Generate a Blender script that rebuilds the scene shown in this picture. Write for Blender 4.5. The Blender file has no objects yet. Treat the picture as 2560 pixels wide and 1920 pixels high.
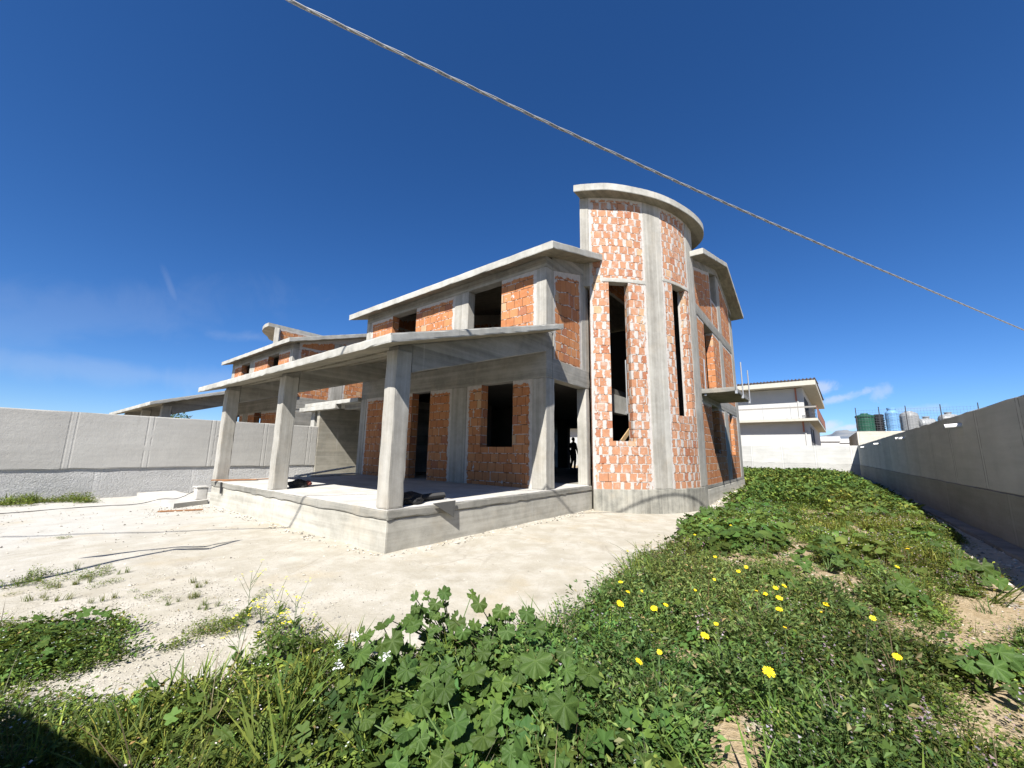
import bpy, math, random
import numpy as np
from mathutils import Vector, Matrix, noise
R = math.radians
random.seed(7); rng = np.random.default_rng(11)
sc = bpy.context.scene
COL = sc.collection
# ------------------------------------------------------------------ camera
CAM = np.array([-3.9, -5.5, 1.6])
MR = np.array([[0.61232018, -0.79045169, 0.01581543], [-0.1448276, -0.09247962, 0.98512562], [0.7772316, 0.60550281, 0.17110636]])
cd = bpy.data.cameras.new('camera'); cam = bpy.data.objects.new('camera', cd); COL.objects.link(cam)
cd.sensor_width = 36; cd.lens = 36 * 980.66 / 2560; cd.clip_start = .05; cd.clip_end = 20000
r_, u_, f_ = [Vector(v) for v in MR]
m = Matrix.Identity(4)
for i in range(3): m[i][0], m[i][1], m[i][2], m[i][3] = r_[i], u_[i], -f_[i], CAM[i]
cam.matrix_world = m; sc.camera = cam
def ray(px, py):
    d = MR.T @ np.array([(px - 1280) / 980.66, (960 - py) / 980.66, 1.]); return d
# ------------------------------------------------------------------ world, sun, exposure
SUN = Vector((1, .385, -1.145)).normalized()
w = bpy.data.worlds.new('World'); sc.world = w; w.use_nodes = True
wt = w.node_tree; wn = wt.nodes; wl = wt.links
bg = wn['Background']; sky = wn.new('ShaderNodeTexSky'); sky.sky_type = 'NISHITA'; sky.sun_disc = False
sky.sun_elevation = R(46.9); sky.sun_rotation = R(248.9)
sky.altitude = 200; sky.air_density = .8; sky.dust_density = .15; sky.ozone_density = 4.5
bg.inputs[1].default_value = .05
wl.new(sky.outputs[0], bg.inputs[0])
ld = bpy.data.lights.new('sun', 'SUN'); ld.energy = 5.0; ld.angle = R(.5); ld.color = (1, .965, .915)
sun = bpy.data.objects.new('sun', ld); COL.objects.link(sun); sun.rotation_euler = SUN.to_track_quat('-Z', 'Y').to_euler(); sun.location = (-20, -8, 25)
sc.view_settings.view_transform = 'Standard'; sc.view_settings.look = 'None'; sc.view_settings.gamma = 1; sc.view_settings.exposure = 1.2
sc.cycles.max_bounces = 6; sc.cycles.diffuse_bounces = 3; sc.cycles.transparent_max_bounces = 4

# ------------------------------------------------------------------ node helper
class NT:
    def __init__(s, tree): s.t = tree; s.n = tree.nodes; s.l = tree.links
    def put(s, sock, v):
        if isinstance(v, (int, float)): sock.default_value = v
        elif isinstance(v, (tuple, list)):
            sock.default_value = tuple(v) if len(v) == len(sock.default_value) else tuple(v) + (1,)
        else: s.l.new(v, sock)
    def m(s, op, a, b=None, c=None, clamp=False):
        n = s.n.new('ShaderNodeMath'); n.operation = op; n.use_clamp = clamp
        s.put(n.inputs[0], a)
        if b is not None: s.put(n.inputs[1], b)
        if c is not None: s.put(n.inputs[2], c)
        return n.outputs[0]
    def vm(s, op, a, b=None):
        n = s.n.new('ShaderNodeVectorMath'); n.operation = op; s.put(n.inputs[0], a)
        if b is not None: s.put(n.inputs[1], b)
        return n.outputs['Value'] if op in ('DOT_PRODUCT', 'LENGTH') else n.outputs[0]
    def ss(s, v, lo, hi, a=0., b=1.):
        n = s.n.new('ShaderNodeMapRange'); n.interpolation_type = 'SMOOTHSTEP'
        s.put(n.inputs[0], v); s.put(n.inputs[1], lo); s.put(n.inputs[2], hi); s.put(n.inputs[3], a); s.put(n.inputs[4], b); return n.outputs[0]
    def noise(s, vec, scale, detail=3, rough=.55, dist=0):
        n = s.n.new('ShaderNodeTexNoise'); s.put(n.inputs['Vector'], vec); n.inputs['Scale'].default_value = scale
        n.inputs['Detail'].default_value = detail; n.inputs['Roughness'].default_value = rough; n.inputs['Distortion'].default_value = dist
        return n.outputs[0]
    def vor(s, vec, scale, feat='F1'):
        n = s.n.new('ShaderNodeTexVoronoi'); n.feature = feat; s.put(n.inputs['Vector'], vec); n.inputs['Scale'].default_value = scale; return n.outputs[0]
    def mix(s, f, a, b, mode='MIX'):
        n = s.n.new('ShaderNodeMix'); n.data_type = 'RGBA'; n.blend_type = mode; n.clamp_factor = True
        s.put(n.inputs[0], f); s.put(n.inputs[6], a); s.put(n.inputs[7], b); return n.outputs[2]
    def sep(s, v):
        n = s.n.new('ShaderNodeSeparateXYZ'); s.put(n.inputs[0], v); return n.outputs
    def comb(s, x, y, z):
        n = s.n.new('ShaderNodeCombineXYZ'); s.put(n.inputs[0], x); s.put(n.inputs[1], y); s.put(n.inputs[2], z); return n.outputs[0]
    def wn(s, x, y):
        n = s.n.new('ShaderNodeTexWhiteNoise'); n.noise_dimensions = '2D'; s.put(n.inputs['Vector'], s.comb(x, y, 0.)); return n.outputs[0]
    def uv(s, name):
        n = s.n.new('ShaderNodeUVMap'); n.uv_map = name; return n.outputs[0]
    def attr(s, name):
        n = s.n.new('ShaderNodeAttribute'); n.attribute_name = name; return n.outputs
    def obj(s): return s.n.new('ShaderNodeTexCoord').outputs['Object']
    def bump(s, h, strength=1., dist=1.):
        n = s.n.new('ShaderNodeBump'); n.inputs['Strength'].default_value = strength; n.inputs['Distance'].default_value = dist; s.put(n.inputs['Height'], h); return n.outputs[0]
def dim(t, c, k): return t.vm('MULTIPLY', c, (k, k, k))
AC, AW, AG = .75, .82, .535      # real-world reflectance of the concrete, walls and ground
def newmat(name):
    m = bpy.data.materials.new(name); m.use_nodes = True; t = NT(m.node_tree); b = t.n['Principled BSDF']
    b.inputs['Specular IOR Level'].default_value = .2; b.inputs['Roughness'].default_value = .9; return m, t, b
def plain(name, col, rough=.7, metal=0, var=.15, spec=.3, scale=6.):
    m, t, b = newmat(name); n = t.noise(t.obj(), scale, 4)
    t.put(b.inputs['Base Color'], dim(t, t.mix(n, tuple(c * (1 - var) for c in col), tuple(min(1, c * (1 + var)) for c in col)), .8))
    b.inputs['Roughness'].default_value = rough; b.inputs['Metallic'].default_value = metal; b.inputs['Specular IOR Level'].default_value = spec
    return m

# thin clouds in the sky itself, placed by direction
W = NT(wt); wd = wn.new('ShaderNodeTexCoord').outputs['Generated']
wnz = W.noise(wd, 38., 6, .62, .4); wnz2 = W.noise(wd, 9., 5, .6, .5)
def cloud(px, py, hw, hh, ang, k, nz, soft=1.3):
    c = ray(px, py); c = c / np.linalg.norm(c)
    e1 = MR[0] * math.cos(ang) + MR[1] * math.sin(ang); e1 = e1 - c * (e1 @ c); e1 /= np.linalg.norm(e1); e2 = np.cross(c, e1)
    d = W.vm('SUBTRACT', wd, tuple(c))
    a = W.m('DIVIDE', W.vm('DOT_PRODUCT', d, tuple(e1)), hw / 980.); b = W.m('DIVIDE', W.vm('DOT_PRODUCT', d, tuple(e2)), hh / 980.)
    r2 = W.m('SQRT', W.m('ADD', W.m('MULTIPLY', a, a), W.m('MULTIPLY', b, b)))
    return W.m('MULTIPLY', W.ss(W.m('ADD', r2, W.m('MULTIPLY', W.m('SUBTRACT', nz, .5), 2.6)), soft, .15), k)
cl = None
for a in [(2105, 994, 44, 8, .25, .42, wnz), (2060, 968, 22, 12, .1, .5, wnz), (2076, 1064, 22, 11, 0, .65, wnz), (2205, 980, 18, 13, .6, .3, wnz), (2300, 1022, 40, 7, .1, .2, wnz), (2130, 1068, 50, 7, .1, .7, wnz),
          (428, 722, 7, 40, .12, .08, wnz2), (300, 930, 420, 26, -.11, .12, wnz2), (620, 842, 70, 14, -.05, .10, wnz2), (120, 800, 300, 60, .1, .06, wnz2), (470, 960, 10, 40, .0, .07, wnz2)]:
    v = cloud(*a); cl = v if cl is None else W.m('MAXIMUM', cl, v)
hs = wn.new('ShaderNodeHueSaturation'); hs.inputs['Saturation'].default_value = 1.2; hs.inputs['Value'].default_value = 1.2; wl.new(sky.outputs[0], hs.inputs['Color'])
wl.new(W.mix(cl, W.vm('MULTIPLY', hs.outputs[0], (.80, .89, 1.06)), (7.2, 7.4, 7.8)), bg.inputs[0])

# ------------------------------------------------------------------ materials
def concrete(name, lo=(.28, .262, .220), hi=(.50, .478, .42), board='v', seams=0., stain=.35, pits=.5, bump=.5):
    m, t, b = newmat(name); o = t.obj()
    big = t.noise(o, .9, 5, .6); mid = t.noise(o, 5., 5, .65); fine = t.noise(o, 60., 3, .6)
    sc_ = {'v': (9., 9., .35), 'h': (.35, .35, 11.), 'x': (.4, 8., 8.), 'n': (2., 2., 2.)}[board]
    st = t.noise(t.vm('MULTIPLY', o, sc_), 1., 5, .6)
    f = t.m('ADD', t.m('MULTIPLY', big, .45), t.m('ADD', t.m('MULTIPLY', st, .5), t.m('MULTIPLY', mid, .3)))
    f = t.m('ADD', f, t.m('MULTIPLY', fine, .12))
    c = t.mix(t.ss(f, .50, .86), lo, hi)
    warm = t.ss(t.noise(t.vm('ADD', o, (31., 7., 3.)), 1.7, 4, .6), .5, .75)
    c = t.mix(t.m('MULTIPLY', warm, .25), c, (.50, .42, .30), 'MIX')
    dk = t.ss(t.noise(t.vm('MULTIPLY', t.vm('ADD', o, (5., 9., 1.)), {'v': (4., 4., .5), 'h': (.6, .6, 5.), 'x': (.6, 4., 4.), 'n': (1.5, 1.5, 1.5)}[board]), 1., 6, .7), .56, .78)
    c = t.mix(t.m('MULTIPLY', dk, stain), c, (.13, .125, .105))
    drp = t.ss(t.noise(t.vm('MULTIPLY', t.vm('ADD', o, (11., 2., 7.)), (7., 7., .22)), 1., 5, .65), .60, .74)
    c = t.mix(t.m('MULTIPLY', drp, stain * .55), c, (.10, .098, .085))
    lim = t.ss(t.noise(t.vm('MULTIPLY', t.vm('ADD', o, (2., 5., 3.)), (5., 5., .5)), 1., 5, .65), .62, .76)
    c = t.mix(t.m('MULTIPLY', lim, .35), c, (.62, .60, .55))
    pt = t.ss(t.vor(o, 16.), .10, .03); pm = t.ss(t.noise(o, 2.4, 3), .5, .6)
    pit = t.m('MULTIPLY', t.m('MULTIPLY', pt, pm), pits)
    c = t.mix(pit, c, (.10, .095, .08))
    h = t.m('ADD', t.m('MULTIPLY', st, .006), t.m('ADD', t.m('MULTIPLY', fine, .003), t.m('MULTIPLY', mid, .006)))
    h = t.m('SUBTRACT', h, t.m('MULTIPLY', pit, .004))
    if seams:
        x, y, z = t.sep(o)
        lat = z if board == 'h' else t.m('ADD', x, t.m('MULTIPLY', y, 1.0))
        fr = t.m('ABSOLUTE', t.m('SUBTRACT', t.m('FRACT', t.m('DIVIDE', lat, seams)), .5))
        sm = t.m('MULTIPLY', t.ss(fr, .475, .5), t.ss(t.noise(o, 1.3, 2), .35, .6))
        c = t.mix(t.m('MULTIPLY', sm, .35), c, (.16, .15, .13)); h = t.m('SUBTRACT', h, t.m('MULTIPLY', sm, .003))
        bid = t.m('FLOOR', t.m('ADD', t.m('DIVIDE', lat, seams), .5))
        c = t.mix(.22, c, t.mix(t.wn(bid, 3.), (.2, .19, .17), (.62, .6, .55)))
    t.put(b.inputs['Base Color'], dim(t, c, AC)); t.put(b.inputs['Normal'], t.bump(h, bump, 1.)); b.inputs['Roughness'].default_value = .92
    return m
def brick(name, smear=0., bh=.26, bw=.30, tone=0.):
    m, t, b = newmat(name); uv = t.uv('uv'); u, v, _ = t.sep(uv); o = t.obj()
    warp = t.m('MULTIPLY', t.m('SUBTRACT', t.noise(o, 3., 3), .5), .018)
    vv = t.m('DIVIDE', t.m('ADD', v, warp), bh); row = t.m('FLOOR', vv); fv = t.m('FRACT', vv)
    rr = t.wn(row, 5.)
    uu = t.m('ADD', t.m('DIVIDE', t.m('ADD', u, warp), bw), t.m('ADD', t.m('MULTIPLY', t.m('FLOORED_MODULO', row, 2.), .5), t.m('MULTIPLY', rr, .25)))
    col = t.m('FLOOR', uu); fu = t.m('FRACT', uu)
    rnd = t.wn(col, row); rnd2 = t.wn(t.m('ADD', col, 77.3), row)
    dh = t.m('MULTIPLY', t.m('MINIMUM', fv, t.m('SUBTRACT', 1., fv)), bh)
    dv = t.m('MULTIPLY', t.m('MINIMUM', fu, t.m('SUBTRACT', 1., fu)), bw)
    n1 = t.noise(o, 14., 4, .6); n2 = t.noise(o, 70., 3, .6)
    rib = t.m('SINE', t.m('MULTIPLY', u, 2 * math.pi / .030)); ribm = t.ss(t.noise(o, 5., 2), .3, .6)
    c = t.mix(rnd, (.34, .158, .084), (.40, .205, .118)) if smear else t.mix(rnd, (.38, .142, .052), (.45, .20, .082))
    c = t.mix(t.ss(rnd2, .955, .97), c, (.44, .29, .17)); c = t.mix(t.ss(rnd2, .09, .06), c, (.30, .115, .060))
    c = t.mix(t.m('MULTIPLY', t.ss(n1, .35, .75), .35), c, (.42, .235, .135))
    c = t.mix(t.m('MULTIPLY', t.m('MULTIPLY', t.m('ADD', t.m('MULTIPLY', rib, .5), .5), ribm), .34), c, (.22, .085, .04))
    # tight dry joints
    jn = t.noise(o, 7., 3)
    hj = t.ss(t.m('ADD', dh, t.m('MULTIPLY', t.m('SUBTRACT', n2, .5), .006)), .015, .006); vj = t.ss(dv, .009, .003)
    c = t.mix(t.m('MULTIPLY', hj, .9), c, t.mix(t.ss(jn, .44, .54), (.07, .045, .03), (.46, .44, .40)))
    c = t.mix(t.m('MULTIPLY', vj, .8), c, (.09, .04, .025))
    # mortar smears over the upright joints
    mo = None
    ju = t.m('ADD', uu, .5); jc = t.m('FLOOR', ju); dj = t.m('MULTIPLY', t.m('ABSOLUTE', t.m('SUBTRACT', t.m('FRACT', ju), .5)), bw)
    jr = t.wn(jc, t.m('ADD', row, 31.)); jr2 = t.wn(t.m('ADD', jc, 11.), row)
    ns = t.noise(t.vm('MULTIPLY', o, (1., 1., .35)), 17., 4, .62); nb = t.noise(o, 5.5, 4, .6)
    if smear > 0:
        wd_ = t.m('MULTIPLY', t.m('ADD', .014, t.m('MULTIPLY', jr, .046)), t.ss(t.noise(o, 1.6, 4, .6), .30, .66, .35, 1.5))
        vc = t.m('MULTIPLY', t.m('ABSOLUTE', t.m('SUBTRACT', fv, t.m('ADD', .42, t.m('MULTIPLY', jr2, .16)))), 1.)
        wd_ = t.m('MULTIPLY', wd_, t.ss(vc, .66, .36, -.2, 1.))
        nh = t.noise(o, 38., 4, .7)
        e = t.m('SUBTRACT', t.m('ADD', dj, t.m('ADD', t.m('MULTIPLY', t.m('SUBTRACT', ns, .5), .085), t.m('MULTIPLY', t.m('SUBTRACT', nh, .5), .05))), wd_)
        mo = t.m('MULTIPLY', t.ss(e, .014, -.010), t.ss(jr2, .05, .09))
        bl = t.m('MULTIPLY', t.ss(t.m('ADD', nb, t.m('MULTIPLY', ns, .25)), .735, .765), 1.)
        mo = t.m('MAXIMUM', mo, bl)
        hz = t.m('MULTIPLY', t.ss(dh, .022, .008), t.ss(t.noise(o, 3.3, 3), .58, .63)); mo = t.m('MAXIMUM', mo, hz)
    else:
        bl = t.ss(t.m('ADD', nb, t.m('MULTIPLY', ns, .35)), .83, .85)
        jm = t.m('MULTIPLY', t.ss(t.m('ADD', dj, t.m('MULTIPLY', t.m('SUBTRACT', ns, .5), .03)), .016, .008), t.ss(jr, .86, .88))
        hz = t.m('MULTIPLY', t.ss(dh, .014, .006), t.ss(t.noise(o, 4.3, 3), .60, .64))
        mo = t.m('MAXIMUM', t.m('MAXIMUM', bl, jm), hz)
    # mortar bed along the panel's border
    p = t.sep(t.uv('pan')); q = t.sep(t.uv('siz'))
    de = t.m('MINIMUM', t.m('MINIMUM', p[0], t.m('SUBTRACT', q[0], p[0])), t.m('SUBTRACT', q[1], p[1]))
    ew = .085 if smear else .115
    em = t.ss(t.m('ADD', de, t.m('MULTIPLY', t.m('SUBTRACT', t.noise(o, 6., 5, .7), .5), .26)), ew + .006, ew - .006)
    mo = t.m('MAXIMUM', mo, em, clamp=True)
    mc = t.mix(t.noise(o, 9., 5, .65), (.27, .255, .235), (.56, .54, .50))
    if smear > 0: mo = t.m('MAXIMUM', mo, t.m('MULTIPLY', t.ss(t.noise(o, 4., 5, .7), .50, .66), .42))
    c = t.mix(t.m('MULTIPLY', mo, .93), c, mc)
    h = t.m('ADD', t.m('MULTIPLY', t.m('MULTIPLY', rib, ribm), .0016), t.m('MULTIPLY', mo, .007))
    h = t.m('SUBTRACT', h, t.m('MULTIPLY', t.m('MAXIMUM', hj, vj), t.m('MULTIPLY', t.m('SUBTRACT', 1., mo), .010)))
    h = t.m('ADD', h, t.m('ADD', t.m('MULTIPLY', n2, .002), t.m('MULTIPLY', t.m('MULTIPLY', mo, ns), .006)))
    h = t.m('ADD', h, t.m('MULTIPLY', rnd, .004))
    t.put(b.inputs['Base Color'], c); t.put(b.inputs['Normal'], t.bump(h, .9, 1.)); b.inputs['Roughness'].default_value = .88
    return m
MAT = {}
MAT['con_v'] = concrete('concrete_upright_boards', board='v', seams=.105)
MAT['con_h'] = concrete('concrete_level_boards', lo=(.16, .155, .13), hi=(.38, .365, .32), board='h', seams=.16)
MAT['con_pale'] = concrete('concrete_pale', lo=(.35, .34, .30), hi=(.54, .53, .48), board='n', stain=.5, pits=.8)
MAT['con_plinth'] = concrete('concrete_plinth', lo=(.34, .325, .275), hi=(.57, .545, .47), board='h', seams=.0, stain=.35)
MAT['con_tower_base'] = concrete('concrete_tower_base', lo=(.15, .148, .128), hi=(.43, .415, .355), board='v', stain=.7)
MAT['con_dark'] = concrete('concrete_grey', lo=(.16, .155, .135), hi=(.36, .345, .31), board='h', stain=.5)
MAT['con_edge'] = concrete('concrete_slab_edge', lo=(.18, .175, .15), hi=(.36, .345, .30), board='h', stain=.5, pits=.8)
MAT['con_floor'] = concrete('concrete_floor', lo=(.45, .43, .39), hi=(.66, .64, .59), board='n', stain=.15)
MAT['soffit'] = concrete('concrete_soffit_shade', lo=(.19, .175, .135), hi=(.36, .335, .265), board='x', stain=.3)  # part of the underside shade is put into this darker colour
MAT['brick'] = brick('hollow_clay_block', 0.)
MAT['brick_smear'] = brick('hollow_clay_block_smeared', 1.)
def wallmat(name, lo, hi, axis, period=2.4, off=0., rough=.0, jd=.5):
    m, t, b = newmat(name); o = t.obj(); x, y, z = t.sep(o); s = x if axis == 'x' else y
    st = t.noise(t.vm('MULTIPLY', o, (.5, .5, 5.)), 1., 6, .65); big = t.noise(o, .6, 5, .6); fine = t.noise(o, 45., 3, .65); mid = t.noise(o, 9., 4, .6)
    c = t.mix(t.ss(t.m('ADD', t.m('MULTIPLY', st, .5), t.m('ADD', t.m('MULTIPLY', big, .5), t.m('MULTIPLY', fine, .2))), .38, .85), lo, hi)
    cut = t.m('ADD', t.m('DIVIDE', t.m('ADD', s, off + 500.), period), t.m('MULTIPLY', t.noise(o, 2., 3), .006))
    fr = t.m('MULTIPLY', t.m('ABSOLUTE', t.m('SUBTRACT', t.m('FRACT', cut), .5)), period)
    jn = t.m('MULTIPLY', t.ss(t.m('ABSOLUTE', t.m('SUBTRACT', fr, .07)), .03, .008), t.ss(t.noise(o, 3., 3), .3, .5))
    wide = t.ss(fr, .09, .05)
    c = t.mix(t.m('MULTIPLY', wide, .35), c, tuple(v * 1.12 for v in hi)); c = t.mix(t.m('MULTIPLY', jn, jd), c, tuple(v * .5 for v in lo))
    bid = t.wn(t.m('FLOOR', t.m('ADD', cut, .5)), 2.)
    c = t.mix(.16, c, t.mix(bid, tuple(v * .8 for v in lo), tuple(min(1, v * 1.15) for v in hi)))
    drp = t.ss(t.noise(t.vm('MULTIPLY', o, (4., 4., .18)), 1., 5, .65), .60, .75); c = t.mix(t.m('MULTIPLY', t.m('MULTIPLY', drp, t.ss(z, .4, 2.6)), .30), c, tuple(v * .55 for v in lo))
    th_ = t.m('MULTIPLY', t.ss(t.vor(t.vm('MULTIPLY', o, (.8, .8, 1.4)), 1.), .045, .03), .6); c = t.mix(th_, c, tuple(v * .3 for v in lo))
    dk = t.ss(t.noise(t.vm('MULTIPLY', t.vm('ADD', o, (3., 8., 0.)), (1.6, 1.6, .6)), 1., 6, .7), .55, .8)
    c = t.mix(t.m('MULTIPLY', dk, .2), c, tuple(v * .62 for v in lo))
    h = t.m('ADD', t.m('MULTIPLY', fine, .004), t.m('ADD', t.m('MULTIPLY', mid, .008), t.m('MULTIPLY', jn, -.006)))
    if rough: h = t.m('ADD', h, t.m('MULTIPLY', t.noise(t.vm('MULTIPLY', o, (1., 1., 1.3)), 17., 5, .6, 1.2), rough))
    t.put(b.inputs['Base Color'], dim(t, c, AW)); t.put(b.inputs['Normal'], t.bump(h, .8, 1.)); return m

# ------------------------------------------------------------------ mesh helpers
class Solid:
    def __init__(s, off=(0, 0, 0)): s.v = []; s.f = []; s.uv = []; s.pan = []; s.siz = []; s.off = off
    def gbox(s, x0, x1, y0, y1, z0, z1, seg=.3, fn=None, jit=0., chip=0., pad=(0, 0, 0)):
        L = (x1 - x0, y1 - y0, z1 - z0); n = [max(1, int(round(l / seg))) for l in L]
        ax = [np.linspace(a, b, k + 1) for a, b, k in zip((x0, y0, z0), (x1, y1, z1), n)]
        if chip: # a narrow row beside every edge so that only the arris is broken
            ax = [np.unique(np.concatenate([a, [a[0] + min(.03, l * .2), a[-1] - min(.03, l * .2)]])) for a, l in zip(ax, L)]
            n = [len(a) - 1 for a in ax]
        idx = {}
        def vert(i, j, k):
            key = (i, j, k)
            if key in idx: return idx[key]
            p = Vector((ax[0][i], ax[1][j], ax[2][k]))
            ex = [i in (0, n[0]), j in (0, n[1]), k in (0, n[2])]
            if chip and sum(ex) >= 2:
                q = noise.noise(p * 6.) * .6 + noise.noise(p * 23.) * .7
                a = chip * max(0., .35 + q)
                for d, (e, sg) in enumerate(zip(ex, (i, j, k))):
                    if e: p[d] += a * (1 if sg == 0 else -1)
            if fn: p = Vector(fn(*p))
            if jit: p += noise.noise_vector(p * 2.1) * jit + noise.noise_vector(p * 9.) * jit * .5
            idx[key] = len(s.v); s.v.append((p[0] - s.off[0], p[1] - s.off[1], p[2] - s.off[2])); return idx[key]
        def quad(cs, a):
            s.f.append([vert(*c) for c in cs])
            for c in cs:
                P = (ax[0][c[0]], ax[1][c[1]], ax[2][c[2]])
                if a == 1 and L[1] > L[0]: U = (P[0], P[2]); D = (9, P[2] - z0); S = (18, L[2] + 9)
                elif a == 0: U = (P[1], P[2]); D = (P[1] - y0 + (pad[0] if L[0] < L[1] else 9), P[2] - z0); S = (L[1] + ((pad[0] + pad[1]) if L[0] < L[1] else 18), L[2] + pad[2])
                elif a == 1: U = (P[0], P[2]); D = (P[0] - x0 + pad[0], P[2] - z0); S = (L[0] + pad[0] + pad[1], L[2] + pad[2])
                else: U = (P[0], P[1]); D = (P[0] - x0, P[1] - y0); S = (L[0], L[1])
                s.uv.append(U); s.pan.append(D); s.siz.append(S)
        for a in range(3):
            b, c = [(1, 2), (2, 0), (0, 1)][a]
            for side in (0, n[a]):
                for p in range(n[b]):
                    for q in range(n[c]):
                        cs = []
                        for dp, dq in ((0, 0), (1, 0), (1, 1), (0, 1)):
                            t = [0, 0, 0]; t[a] = side; t[b] = p + dp; t[c] = q + dq; cs.append(tuple(t))
                        if side == 0: cs.reverse()
                        quad(cs, a)
        return s
    def prism(s, pts, z0, z1, fn=None):
        """outline in plan extruded upward"""
        n = len(pts); b = len(s.v)
        for z in (z0, z1):
            for x, y in pts:
                p = (x, y, z) if not fn else fn(x, y, z); s.v.append(tuple(p[i] - s.off[i] for i in range(3)))
        s.add(list(range(b + n - 1, b - 1, -1))); s.add(list(range(b + n, b + 2 * n)))
        for i in range(n): j = (i + 1) % n; s.add([b + i, b + j, b + n + j, b + n + i])
        return s
    def add(s, f):
        s.f.append(f)
        for i in f:
            p = s.v[i]; s.uv.append((p[0], p[2])); s.pan.append((5, 5)); s.siz.append((10, 10))
    def tube(s, pts, rad, n=8, caps=True):
        pts = [Vector(p) for p in pts]; b = len(s.v); rads = rad if isinstance(rad, (list, tuple)) else [rad] * len(pts)
        prev = None
        for i, p in enumerate(pts):
            d = (pts[min(i + 1, len(pts) - 1)] - pts[max(i - 1, 0)]).normalized()
            if prev is None: a = d.orthogonal().normalized()
            else: a = (prev - d * prev.dot(d)).normalized()
            prev = a; c = d.cross(a)
            for k in range(n):
                t = 2 * math.pi * k / n; q = p + (a * math.cos(t) + c * math.sin(t)) * rads[i]; s.v.append(tuple(q[j] - s.off[j] for j in range(3)))
        for i in range(len(pts) - 1):
            for k in range(n):
                k2 = (k + 1) % n; s.add([b + i * n + k, b + i * n + k2, b + (i + 1) * n + k2, b + (i + 1) * n + k])
        if caps:
            s.add([b + k for k in range(n - 1, -1, -1)]); e = b + (len(pts) - 1) * n; s.add([e + k for k in range(n)])
        return s
    def lathe(s, prof, c=(0, 0), n=28):
        b = len(s.v)
        for r, z in prof:
            for k in range(n):
                t = 2 * math.pi * k / n; s.v.append((c[0] + r * math.cos(t) - s.off[0], c[1] + r * math.sin(t) - s.off[1], z - s.off[2]))
        for i in range(len(prof) - 1):
            for k in range(n):
                k2 = (k + 1) % n; s.add([b + i * n + k, b + i * n + k2, b + (i + 1) * n + k2, b + (i + 1) * n + k])
        s.add([b + k for k in range(n - 1, -1, -1)]); e = b + (len(prof) - 1) * n; s.add([e + k for k in range(n)])
        return s
    def build(s, name, mat, parent=None, smooth=False):
        me = bpy.data.meshes.new(name); me.from_pydata(s.v, [], s.f)
        for nm, d in (('uv', s.uv), ('pan', s.pan), ('siz', s.siz)):
            l = me.uv_layers.new(name=nm); l.data.foreach_set('uv', np.array(d, dtype=np.float32).ravel())
        mats = mat if isinstance(mat, list) else [mat]
        for q in mats: me.materials.append(MAT[q] if isinstance(q, str) else q)
        if smooth: me.polygons.foreach_set('use_smooth', [True] * len(me.polygons))
        me.update(); o = bpy.data.objects.new(name, me); COL.objects.link(o)
        if parent: o.parent = parent
        else: o.location = s.off
        return o
def tag(o, label, cat, group=None, kind=None):
    if label: o['label'] = label
    if cat: o['category'] = cat
    if group: o['group'] = group
    if kind: o['kind'] = kind
    return o
def empty(name, loc, label, cat, group=None):
    o = bpy.data.objects.new(name, None); COL.objects.link(o); o.location = loc; o.empty_display_size = .3
    return tag(o, label, cat, group)
def copy_tree(o, parent=None):
    c = o.copy(); COL.objects.link(c); c.parent = parent
    for ch in o.children: copy_tree(ch, c)
    return c

# ------------------------------------------------------------------ ground
def gz(x, y):
    """height of the natural ground"""
    x = np.asarray(x, float); y = np.asarray(y, float)
    dip = -.17 * np.exp(-((x - 9.5) / 4.) ** 2 - ((y + 2.2) / 2.2) ** 2)
    mound = .30 * np.exp(-((x - 24) / 13.) ** 2 - ((y + 4.6) / 1.9) ** 2) * (x < 60)
    mound = mound + .06 * np.exp(-((x - 1.) / 3.5) ** 2 - ((y + 5.) / 1.2) ** 2)
    inside = (x > -6) & (x < 43.6) & (y > -8.2) & (y < 12.5)
    return np.where(inside, dip + mound, -.02)
def rough_z(x, y):
    return np.array([.016 * noise.noise(Vector((a * 1.3, b * 1.3, 0))) + .008 * noise.noise(Vector((a * 5., b * 5., 3.))) for a, b in zip(x, y)])
# outline of the weeds' rooted area, seen from above
VEG = [(-7, -9), (-7, -1.0), (-4.2, -1.15), (-3.62, -1.3), (-3.45, -1.75), (-3.25, -1.95), (-2.98, -2.2), (-2.75, -2.3), (-2.5, -2.1), (-2.3, -1.75), (-2.2, -1.6), (-2.0, -2.1), (-1.85, -2.8), (-1.4, -3.2), (-.6, -3.35),
       (0., -3.5), (.6, -3.35), (1.2, -3.35), (2.2, -3.25), (3.3, -3.5), (5.2, -3.25), (6.3, -3.0), (7.2, -3.0), (8.6, -3.1), (11.5, -3.05), (14, -2.95), (17.5, -2.95), (19.8, -2.85), (20.5, 9), (43.4, 12), (43.4, -7.3), (18, -7.5), (9, -7.45), (5, -7.4), (2, -7.6), (-2, -9)]
PATCH = [(-5.2, .75), (-3.9, .55), (-3.4, .1), (-3.05, -.25), (-2.95, -.75), (-3.15, -1.1), (-3.5, -1.15), (-5.2, -1.25)]
def inpoly(x, y, poly):
    ins = np.zeros(len(x), bool); j = len(poly) - 1
    for i in range(len(poly)):
        xi, yi = poly[i]; xj, yj = poly[j]
        c = ((yi > y) != (yj > y)) & (x < (xj - xi) * (y - yi) / (yj - yi + 1e-12) + xi); ins ^= c; j = i
    return ins
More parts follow.
